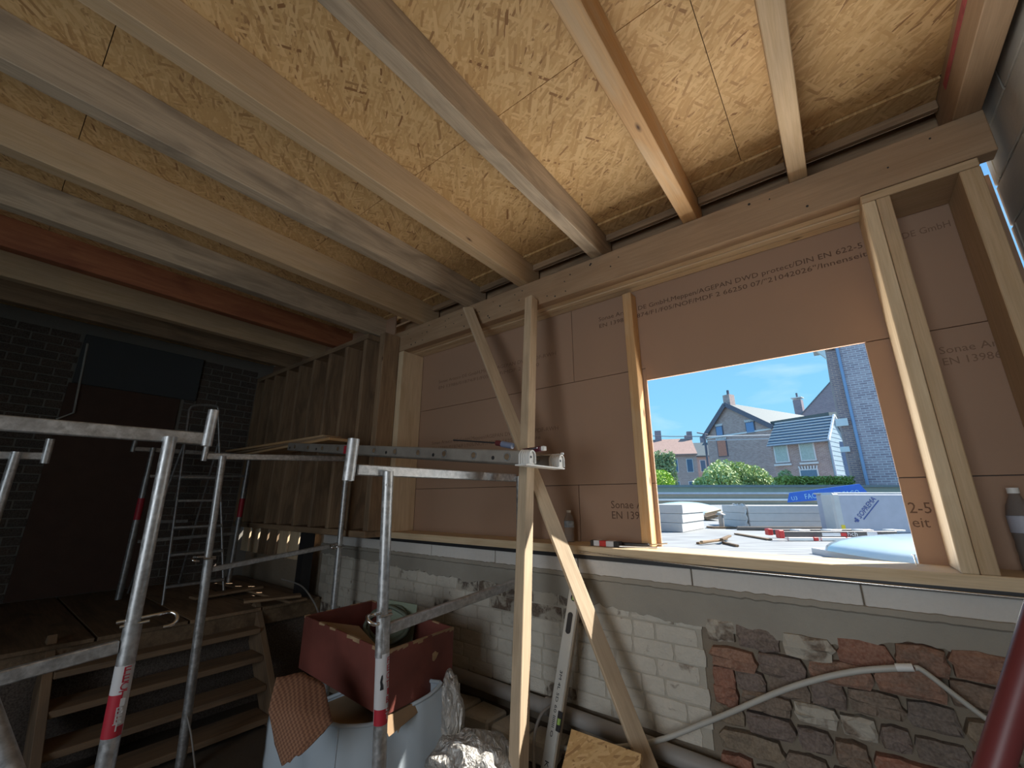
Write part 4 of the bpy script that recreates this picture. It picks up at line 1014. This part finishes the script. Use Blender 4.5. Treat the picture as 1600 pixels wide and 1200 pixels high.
uvbox(uL - .01, uL + .035, v1_ - .008, v1_ - .003, -.37, -.28, 'yellow_sticker', mYellow, sp3)
q = aV(1345, 811, v1_ - .003); q2 = aV(1367, 783, v1_ - .003); xd = (q2 - q).normalized(); ud = (-HD).cross(xd)
text('SOPREMA', .085, mNavy, sp3, q, xd, V((-xd.dot(ZZ), 0, 0)) + ZZ * xd.dot(RT) if False else (ZZ * xd.dot(RT) - RT * xd.dot(ZZ)), 'pack_lettering', .002, .33)
pu = (ZZ * xd.dot(RT) - RT * xd.dot(ZZ)); B().prism([q - pu * .022 + xd * .02, q - pu * .022 + xd * .34, q - pu * .032 + xd * .34, q - pu * .032 + xd * .02], HD * -.002).done('underline', mNavy, sp3)
for k, (dx, dz, s_) in enumerate(((-.055, .0, .03), (-.05, .035, .02), (-.075, .02, .018))):
    c = q + xd * dx + pu * dz; B().prism([c, c + xd * s_, c + xd * s_ + pu * s_, c + pu * s_], HD * -.002).done('emblem', mNavy, sp3)
# blue tarp banner
bnr = thing('blue_banner', vpt(5, 9, 0), 'blue printed tarpaulin propped behind the insulation packs', 'tarp')
vb_ = 9.0; P4 = [aV(1233, 785, vb_), aV(1330, 778, vb_), aV(1362, 776, vb_), aV(1343, 756, vb_), aV(1236, 770, vb_)]
B().prism(P4, HD * .06).done('tarp', mBlue, bnr)
q = aV(1258, 780, vb_ - .004); xd = (aV(1345, 762, vb_) - aV(1258, 772, vb_)).normalized()
text('FACOZINC', .15, mPaleBlue, bnr, q, xd, ZZ, 'banner_lettering', .004, 1.15) if False else text('FACO', .15, mPaleBlue, bnr, q, xd, ZZ, 'banner_lettering', .004, .36)
text('U3', .11, mPaleBlue, bnr, aV(1237, 782, vb_ - .004), xd, ZZ, 'banner_lettering', .004, .13)
text('FACO', .15, mPaleBlue, bnr, aV(1318, 776, vb_ - .004), xd, ZZ, 'banner_lettering', .004, .36)
# skylight domes
def dome(c, rx, ry, h, label, rot=0):
    t = thing('skylight_dome', c, label, 'skylight'); c = V(c); vs = []; fs = []; n1_, n2_ = 24, 9; r_ = rotm(rot)
    for j in range(n2_ + 1):
        a = PI / 2 * j / n2_
        for k in range(n1_):
            th = 2 * PI * k / n1_; q = 1 / (abs(math.cos(th)) ** 4 + abs(math.sin(th)) ** 4) ** .25
            vs.append(c + r_ @ V((rx * math.cos(th) * q * math.cos(a), ry * math.sin(th) * q * math.cos(a), .06 + h * math.sin(a))))
    for j in range(n2_):
        for k in range(n1_): fs.append((j * n1_ + k, j * n1_ + (k + 1) % n1_, (j + 1) * n1_ + (k + 1) % n1_, (j + 1) * n1_ + k))
    B().add(vs, fs, True).done('dome', mDome, t); B().box(c + V((0, 0, .03)), (rx * 1.9, ry * 1.9, .06), r_).done('curb', mTrim, t)
c = aZ(1068, 806, -.36); c = vpt(aV(1068, 800, 8.3).dot(RT), 8.3, -.30); dome(c, .62, .62, .22, 'bluish acrylic skylight dome behind the left foam stack', YAW)
c = vpt(2.80, 2.85, -.40); dome(c, .60, .48, .13, 'large pale skylight dome just outside the lower right of the opening', YAW)
sf = thing('frame_piece', vpt(4, 7.6, -.3), 'pale wooden frame piece propped beside the far skylight dome', 'frame')
a, b_ = aV(1102, 803, 7.4), aV(1126, 797, 7.4); timber('rail', a, b_, .05, .03, mWood, sf); timber('rail', a + V((0, .3, -.04)), b_ + V((0, .3, -.04)), .05, .03, mWood, sf); timber('panel', a - V((.05, 0, .07)), b_ - V((.05, 0, .06)), .3, .05, mDarkW, sf)
# vent pipe
vp = thing('roof_vent', aZ(1129, 829, -.38), 'short grey roof vent pipe with a cap', 'vent')
c = vpt(aV(1129, 829, 6.2).dot(RT), 6.2, -.378); B().tube([c, c + V((0, 0, .19))], .035, 16).done('pipe', mPipe, vp); B().lathe(c + V((0, 0, .18)), [(.065, 0), (.065, .008), (.0, .04)], 16).done('cap', mPipe, vp); B().box(c + V((0, 0, .01)), (.35, .22, .025), rotm(YAW)).done('flashing', mDarkW, vp)
# dark roofing roll and rails
rl = tag(B().tube([aZ(1152, 826, -.36), vpt(aV(1330, 829, 5.55).dot(RT), 5.55, -.35)], .032, 14).done('felt_roll', plain('dark_felt', (.12, .11, .10), .9)), 'long dark roll of roofing felt in front of the foam pack', 'roll')
al_ = thing('folded_ladder', vpt(3.5, 4.9, -.37), 'black and white folding ladder with red end caps lying on the roof', 'ladder')
vv = 4.3
uA, uB = aV(1226, 840, vv).dot(RT), aV(1404, 840, vv).dot(RT)
mLd = plain('charcoal_rail', (.10, .085, .08), .45)
uvbox(uA, uB, vv, vv + .05, -.345, -.290, 'rail', mLd, al_, .004); uvbox(uA + .06, uB, vv + .30, vv + .35, -.345, -.290, 'rail', mLd, al_, .004)
uvbox(uA - .05, uA, vv - .01, vv + .06, -.355, -.280, 'end_cap', mRedP, al_, .006); uvbox(uA + .02, uA + .07, vv + .29, vv + .36, -.35, -.285, 'end_cap', mRedP, al_, .006)
for k in range(4):
    u0 = uA + .02 + k * .32; uvbox(u0, u0 + .24, vv - .03, vv - .005, -.375, -.345, 'rung_strip', mWhite, al_, .003); uvbox(u0 + .245, u0 + .29, vv - .032, vv - .004, -.375, -.343, 'red_clip', mRedP, al_, .003)
    uvbox(u0 + .2, u0 + .31, vv + .1, vv + .25, -.30, -.285, 'white_bracket', mWhite, al_, .003)
uvbox(uA + .37, uA + .55, vv - .003, vv, -.335, -.305, 'white_label', mWhSt, al_); uvbox(uA + .555, uA + .61, vv - .003, vv, -.335, -.305, 'red_label', mRedP, al_); uvbox(uB - .30, uB - .20, vv - .003, vv, -.34, -.297, 'white_label', mWhSt, al_)
text('hch', .055, mWhSt, al_, vpt(uA + .615, vv - .004, -.332), RT, ZZ, 'label_lettering', .002, .10)
for k, (p, q) in enumerate((((1090, 848), (1135, 841)), ((1096, 849), (1130, 846)), ((1128, 848), (1141, 842)), ((1130, 847), (1152, 852)))):
    a, b_ = aZ(*p, -.365), aZ(*q, -.365)
    o = tag(timber('roof_stick', a + V((0, 0, .016 * (k % 3) - .004)), b_ + V((0, 0, .016 * (k % 3) - .004)), .03, .018, mDarkW if k != 1 else mBrown), ['longest brown stick in the small heap on the roof', 'upper stick in the small heap on the roof, middle brown', 'short stick pointing up-right from the small heap on the roof', 'stick poking out at the right of the small heap on the roof'][k], 'stick')
o = tag(timber('bark_strip', aZ(1150, 834, -.37), aZ(1203, 843, -.37), .05, .015, mDarkW), 'dark frayed strip of material on the roof right of the sticks', 'strip')

# ---- buildings
def lframe(p, yaw): r_ = rotm(yaw); return lambda x, y, z: V((p.x, p.y, 0)) + r_ @ V((x, y, 0)) + V((0, 0, z)), r_
def window(t, Fr, r_, x, z, w_, h_, pane, frame=mTrim, lint=None, y=0.0):
    o = B().box(Fr(x, y - .03, z), (w_ + .16, .08, h_ + .16), r_).done('window', frame, t)
    B().box(Fr(x, y - .075, z), (w_, .03, h_), r_).done('pane', pane, o)
    if lint:
        for k in range(7): B().box(Fr(x + (k - 3) * w_ / 5.5, y - .05, z + h_ / 2 + .17), (.08, .08, .22), r_ @ rotm(0, (k - 3) * .08, 0)).done('lintel_stone', lint, t)
    return o
def gable_front(name, p, yaw, w_, dep, zb, ze, zr, wall, roof, label, xr=.5, over=.25, thick=.18):
    t = thing(name, (p.x, p.y, zb), label, 'house'); Fr, r_ = lframe(p, yaw)
    B().prism([Fr(0, 0, zb), Fr(w_, 0, zb), Fr(w_, 0, ze), Fr(w_ * xr, 0, zr), Fr(0, 0, ze)], Fr(0, dep, 0) - Fr(0, 0, 0)).done('wall', wall, t, rot=r_)
    sl1 = (zr - ze) / (w_ * xr); sl2 = (zr - ze) / (w_ * (1 - xr)); e_ = Fr(0, dep + 2 * over, 0) - Fr(0, 0, 0)
    B().prism([Fr(-over, -over, ze - over * sl1), Fr(w_ * xr, -over, zr), Fr(w_ * xr, -over, zr + thick), Fr(-over, -over, ze - over * sl1 + thick)], e_).done('roof_slope', roof, t)
    B().prism([Fr(w_ + over, -over, ze - over * sl2), Fr(w_ * xr, -over, zr), Fr(w_ * xr, -over, zr + thick), Fr(w_ + over, -over, ze - over * sl2 + thick)], e_).done('roof_slope', roof, t)
    return t, Fr, r_, sl1, sl2
# gable brick house
D = 42.0; p = aV(1105, 690, D); gw = 6.6
zr = aV(1137, 640, D).z; ze = aV(1104, 682, D).z
t, Fr, r_, s1, s2 = gable_front('brick_house', p, math.radians(-24), gw, 13, -4.5, ze, zr, mBrickGable, mSlate, 'brown brick gabled house with small attic windows behind the bushy tree', .40)
for k, (a, b_) in enumerate(((0, gw * .4), (gw * .4, gw))):
    q0, q1 = (Fr(-.25, -.30, ze - .2), Fr(gw * .4, -.30, zr)) if k == 0 else (Fr(gw * .4, -.30, zr), Fr(gw + .25, -.30, ze - .1))
    timber('barge_board', q0, q1, .06, .42, mFacia, t)
window(t, Fr, r_, 1.55, aV(1125, 677, D).z, .62, .85, mGlassB, mFacia, mTrim); window(t, Fr, r_, 4.7, aV(1170, 671, D).z - .5, .72, .9, mGlassB, mFacia, mTrim)
window(t, Fr, r_, 1.6, aV(1128, 703, D).z, .9, 1.5, plain('blocked_brick', (.55, .24, .17), .8), mFacia, mTrim)
B().box(Fr(gw / 2, -.04, aV(1150, 685, D).z), (gw, .08, .14), r_).done('string_course', mTrim, t)
B().box(Fr(gw * .4, .5, zr + .45), (.7, .8, 1.1), r_).done('chimney', mBrickGable, t); B().tube([Fr(gw * .4, .5, zr + 1), Fr(gw * .4, .5, zr + 1.5)], .12, 8).done('chimney_pot', mFacia, t)
# small annex with dark roof joining to the right
D2 = 38.0; p = aV(1190, 782, D2)
B().box(Fr(gw + 2.2, 3.2, aV(1195, 700, D).z - 2), (4.3, 5, aV(1195, 678, D).z - aV(1195, 700, D).z + 4.5), r_).done('side_wing', mBrickFar, t); B().box(Fr(gw + 2.3, 2.9, aV(1195, 674, D).z + .1), (4.6, 6, .35), r_ @ rotm(0, 0, .12)).done('wing_roof', mSlate, t)
# grey-brown gabled house behind
D3 = 58.0; p = aV(1238, 665, D3)
t, Fr, r_, _, _ = gable_front('rear_gabled_house', p, math.radians(-12), 12.5, 11, -4.5, aV(1236, 664, D3).z, aV(1294, 598, D3).z, mBrickFar, mSlateD, 'tall grey-brown brick house with a chimney behind the tiled cottage', .52, .12, .12)
B().box(Fr(.9, 1.2, aV(1250, 640, D3).z), (1.0, 1.0, 2.8), r_).done('chimney', mBrickFar, t); B().box(Fr(.9, 1.2, aV(1250, 622, D3).z), (1.3, 1.3, .12), r_).done('chimney_cap', mTrim, t)
B().tube([Fr(.9, 1.2, aV(1250, 622, D3).z), Fr(.9, 1.2, aV(1250, 614, D3).z)], .12, 8).done('chimney_pot', mFacia, t)
timber('wall_anchor', Fr(4.7, -.05, aV(1295, 613, D3).z), Fr(4.7, -.05, aV(1295, 620, D3).z), .06, .06, mFacia, t)
# tiled cottage
D4 = 29.0; p = aV(1205, 700, D4); yw = math.radians(-15); Fr, r_ = lframe(p, yw); cw = 3.35; dep = 3.4
ze = aV(1205, 692, D4).z; zr = ze + 1.5; zb = -4.5
t = thing('tiled_cottage', (p.x, p.y, zb), 'small brick cottage with a grey tiled roof and slate-clad gable end', 'house')
B().prism([Fr(0, 0, zb), Fr(0, dep, zb), Fr(0, dep, ze), Fr(0, dep / 2, zr), Fr(0, 0, ze)], Fr(cw - .03, 0, 0) - Fr(0, 0, 0)).done('wall', mBrickGable, t, rot=r_)
B().prism([Fr(cw - .03, 0, zb), Fr(cw - .03, dep, zb), Fr(cw - .03, dep, ze), Fr(cw - .03, dep / 2, zr), Fr(cw - .03, 0, ze)], Fr(.06, 0, 0) - Fr(0, 0, 0)).done('slate_gable', mSlateW, t)
for k in range(14): B().box(Fr(cw + .035, dep / 2, ze - 2.6 + k * .3), (.03, max(.3, dep - .1 if ze - 2.6 + k * .3 < ze else (dep - .1) * (1 - (k * .3 - 2.6) / 1.5)), .03), r_).done('slate_course', mCap, t)
B().prism([Fr(-.1, -.35, ze - .30), Fr(-.1, dep / 2, zr + .02), Fr(-.1, dep / 2, zr + .12), Fr(-.1, -.35, ze - .18)], Fr(cw + .3, 0, 0) - Fr(0, 0, 0)).done('roof_slope', mSlateD, t)
B().prism([Fr(-.1, dep + .35, ze - .30), Fr(-.1, dep / 2, zr + .02), Fr(-.1, dep / 2, zr + .12), Fr(-.1, dep + .35, ze - .18)], Fr(cw + .3, 0, 0) - Fr(0, 0, 0)).done('roof_slope', mSlateD, t)
for k in range(8):
    f = (k + .5) / 8; yv = -.35 + (dep / 2 + .35) * f; zv = ze - .16 + (zr + .13 - ze + .18) * f
    timber('tile_course', Fr(-.1, yv, zv), Fr(cw + .2, yv, zv), .13, .05, mTrim, t, bevel=0)
timber('gutter', Fr(-.1, -.40, ze - .22), Fr(cw + .2, -.40, ze - .22), .12, .10, mCap, t); timber('verge', Fr(cw + .15, -.35, ze - .2), Fr(cw + .15, dep / 2, zr + .12), .10, .16, mTrim, t); timber('verge', Fr(cw + .15, dep + .35, ze - .2), Fr(cw + .15, dep / 2, zr + .12), .10, .16, mTrim, t)
B().tube([Fr(cw + .08, -.1, ze - .3), Fr(cw + .08, -.1, zb)], .06, 8).done('downpipe', mCap, t)
for px__ in (1220, 1259):
    x = (px__ - 1205) / 85 * cw; window(t, Fr, r_, x, aV(1240, 710, D4).z, .72, 1.05, mGlassG, mTrim, mTrim); B().box(Fr(x, -.1, aV(1240, 710, D4).z - .75), (1.05, .14, .12), r_).done('sill', mTrim, t)
window(t, Fr, r_, 2.0, aV(1252, 742, D4).z - .3, .9, 1.0, mGlassD, mTrim, mTrim)
# blue-shaded wall beside the cottage
o = uvbox(aV(1302, 760, 27.5).dot(RT), aV(1340, 760, 27.5).dot(RT), 27.5, 28.2, -4.5, aV(1320, 690, 27.5).z, 'dark_slate_wall', plain('blue_slate_cladding', (.16, .22, .34), .6)); tag(o, 'dark blue slate-clad wall between the cottage and the tall brick wall', 'wall')
# big brick wall
D5 = 15.5; pL = aV(1292, 562, D5); bt = thing('tall_brick_house', (pL.x + 3, pL.y, -4.5), 'tall purple-grey brick house wall with a blue downpipe at the right of the view', 'house')
z5 = aV(1330, 548, D5).z + .1
B().span((pL.x + .32, pL.y, -4.5), (pL.x + 9, pL.y + 6, z5)).done('wall', mBrickTower, bt); B().span((pL.x, pL.y + .02, -4.5), (pL.x + .33, pL.y + 6, z5 - .15)).done('corner_strip', mBrickQuoin, bt)
B().span((pL.x - .38, pL.y - .10, z5 - .02), (pL.x + .55, pL.y + .8, z5 + .12)).done('eaves_box', mTrim, bt); B().prism([(pL.x - .28, pL.y, z5 - .02), (pL.x, pL.y, z5 - .02), (pL.x, pL.y, z5 - .42)], (0, .25, 0)).done('eaves_bracket', mTrim, bt)
B().tube([(pL.x + .38, pL.y - .06, z5), (pL.x + .38, pL.y - .06, -1.0)], .052, 10).done('downpipe', mZinc, bt)
B().span((pL.x - .15, pL.y - .12, aV(1325, 662, D5).z - .1), (pL.x + .22, pL.y + .1, aV(1325, 655, D5).z)).done('utility_box', mTrim, bt); B().span((pL.x - .18, pL.y - .05, aV(1325, 706, D5).z), (pL.x + .10, pL.y + .1, aV(1325, 698, D5).z)).done('wall_grille', mTrim, bt)
# street row
for k, (pxl, D_, w_, roofm, wallm, top, eave, lab) in enumerate((
        (1012, 60, 6.5, mRedRoof, mBrickRow, 684, 710, 'red-roofed terrace house at the left of the view'),
        (1066, 68, 5.5, mSlate, mBrickRow, 690, 712, 'slate-roofed terrace house in the middle of the street row'),
        (1090, 80, 6.5, mSlateD, mBrickRow, 691, 710, 'farthest terrace house with a dark roof beside the gabled house'))):
    p = aV(pxl, 720, D_); yw = math.radians(22); Fr, r_ = lframe(p, yw); ze = aV(pxl + 20, eave, D_).z; zr = aV(pxl + 20, top, D_).z; dep = 8
    t = thing('terrace_house', (p.x, p.y, -4.5), lab, 'house', 'houses of the street row')
    B().prism([Fr(0, 0, -4.5), Fr(0, dep, -4.5), Fr(0, dep, ze), Fr(0, dep / 2, zr), Fr(0, 0, ze)], Fr(w_, 0, 0) - Fr(0, 0, 0)).done('wall', wallm, t, rot=r_)
    for s_ in (0, 1): B().prism([Fr(-.1, -.4 + s_ * (dep + .8), ze - .3), Fr(-.1, dep / 2, zr), Fr(-.1, dep / 2, zr + .2), Fr(-.1, -.4 + s_ * (dep + .8), ze - .1)], Fr(w_ + .2, 0, 0) - Fr(0, 0, 0)).done('roof_slope', roofm, t)
    for x in (w_ * .25, w_ * .55, w_ * .85):
        window(t, Fr, r_, x, ze - 1.7, .7, 1.7, mGlassD, mTrim); window(t, Fr, r_, x, ze - 4.7, .7, 1.6, mGlassD, mTrim)
    B().box(Fr(w_ * .3, dep / 2, zr + .7), (.9, .8, 1.6), r_).done('chimney', mBrickFar, t); B().box(Fr(w_ - .1, dep / 2, zr + .6), (.7, .8, 1.2), r_).done('chimney', mBrickFar, t)
# plants
def leaves(name, fn, n, size, mat, parent=None, seed=1):
    rnd = random.Random(seed); b = B()
    for _ in range(n):
        c = fn(rnd); r_ = rotm(rnd.uniform(0, 6.28), rnd.uniform(-1.2, 1.2), rnd.uniform(-1.2, 1.2)); s_ = size * rnd.uniform(.6, 1.3)
        b.add([c + r_ @ V(q) * s_ for q in ((-1, 0, 0), (0, -.55, .1), (1, 0, 0), (0, .55, .1))], [(0, 1, 2, 3)])
    return b.done(name, mat, parent)
def crown_fn(c, lobes):
    def f(rnd):
        lc, lr = rnd.choice(lobes); a = rnd.uniform(0, 6.28); z = rnd.uniform(-1, 1); q = math.sqrt(1 - z * z); k = rnd.uniform(.72, 1.02)
        return c + V(lc) + V((math.cos(a) * q, math.sin(a) * q, z)) * lr * k
    return f
def tree(name, c, lobes, n, size, mat, label, ground=-4.5, seed=1):
    t = thing(name, (c.x, c.y, ground), label, 'tree'); f = tag(leaves('foliage', crown_fn(c, lobes), n, size, mat, t, seed), kind='stuff')
    B().tube([(c.x, c.y, ground), (c.x + .1, c.y, c.z - .6), (c.x, c.y, c.z + .3)], [.2, .14, .05], 8).done('trunk', mBark, t)
    for k, (lc, lr) in enumerate(lobes[:6]): B().tube([(c.x, c.y, c.z - .8), c + V(lc) * .5, c + V(lc)], [.08, .05, .02], 6).done('branch', mBark, t)
    return t
c = vpt(aV(1148, 735, 22).dot(RT), 22, .72); rnd = random.Random(3)
lobes = []
for (a_, z_, r_0) in ((-2.0, -.75, .65), (-1.7, -.25, .7), (-1.25, -.6, .85), (-1.05, .15, .85), (-.5, -.5, .95), (-.35, .5, .9), (.15, -.4, 1.0), (.3, .45, .85), (.8, -.5, .9), (.9, .2, .8), (1.4, -.5, .85), (1.45, -.05, .7), (1.9, -.6, .65), (2.2, -.8, .5), (0, -.9, .9)):
    lobes.append((RT * a_ * 1.0 + HD * rnd.uniform(-.5, .5) + ZZ * z_, r_0 * rnd.uniform(.9, 1.08)))
tree('bushy_tree', c, lobes, 21000, .085, mLeaf1, 'broad bushy green tree behind the parapet in the middle of the opening', seed=4)
c = vpt(aV(1026, 745, 20).dot(RT), 20, .0); tree('bright_shrub', c, [((RT * 0), .9), ((RT * -.7 + ZZ * .4), .9), ((RT * .15 + ZZ * .75), .65), ((ZZ * -.7), .9)], 5000, .07, mLeaf2, 'bright yellow-green shrub at the left edge of the opening', seed=6)
D6 = 34; iv = thing('ivy_wall', vpt(aV(1035, 750, D6).dot(RT), D6, -4.5), 'ivy-covered garden wall left of the terrace houses', 'ivy')
u0, u1 = aV(1000, 750, D6).dot(RT), aV(1052, 750, D6).dot(RT); zt_ = aV(1030, 708, D6).z
uvbox(u0, u1, D6, D6 + .5, -4.5, zt_ - .2, 'wall', mBrickFar, iv)
tag(leaves('foliage', lambda r: vpt(r.uniform(u0, u1 + .25), D6 - r.uniform(0, .35), r.uniform(-2, zt_ + r.uniform(-.3, .25))), 6500, .12, mLeaf3, iv, 8), kind='stuff')
D7 = 14.8; u0, u1 = aV(1222, 750, D7).dot(RT), aV(1338, 750, D7).dot(RT); hd = thing('clipped_hedge', vpt(u0, D7, -1), 'clipped hedge in front of the cottage above the parapet', 'hedge')
tag(leaves('foliage', lambda r: vpt(r.uniform(u0, u1), D7 + r.uniform(0, .5), r.uniform(.0, aV(1280, 744, D7).z)), 7000, .05, mLeaf4, hd, 9), kind='stuff')
c = vpt(aV(1226, 735, 19).dot(RT), 19, .75); tree('young_tree', c, [(V((0, 0, .3)), .28), (V((.1, 0, 0)), .35), (V((-.25, 0, -.2)), .4)], 1200, .06, mLeaf3, 'small spiky green sapling at the right of the bushy tree', seed=10)
# overhead cable, pole and aerial
cb = thing('overhead_cable', aV(1100, 681, 30), 'overhead cable crossing the sky to the pole beside the gabled house', 'cable')
a, b_, c_ = aV(990, 680, 34), aV(1102, 682, 34), aV(1300, 672, 34)
B().tube([a, a.lerp(b_, .5) - V((0, 0, .05)), b_], .03, 6).done('cable', mFacia, cb); B().tube([b_, b_.lerp(c_, .5) - V((0, 0, .15)), c_], .03, 6).done('cable', mTrim, cb); B().tube([b_ - V((0, 0, .35)), c_ - V((0, 0, .55))], .03, 6).done('cable', mTrim, cb)
q = aV(1101, 684, 34); po = thing('utility_pole', (q.x, q.y, -4.5), 'dark utility pole with a bracket beside the gabled house', 'pole')
B().tube([(q.x, q.y, -4.5), q + V((0, 0, .35))], .09, 8).done('pole', mFacia, po); B().tube([aV(1089, 676, 34), aV(1106, 679, 34)], .05, 6).done('bracket', mFacia, po)

# =================================================================== finish: lift so that the low floor is z = 0
for o in list(C.objects):
    if o.parent is None: o.location.z += ZO
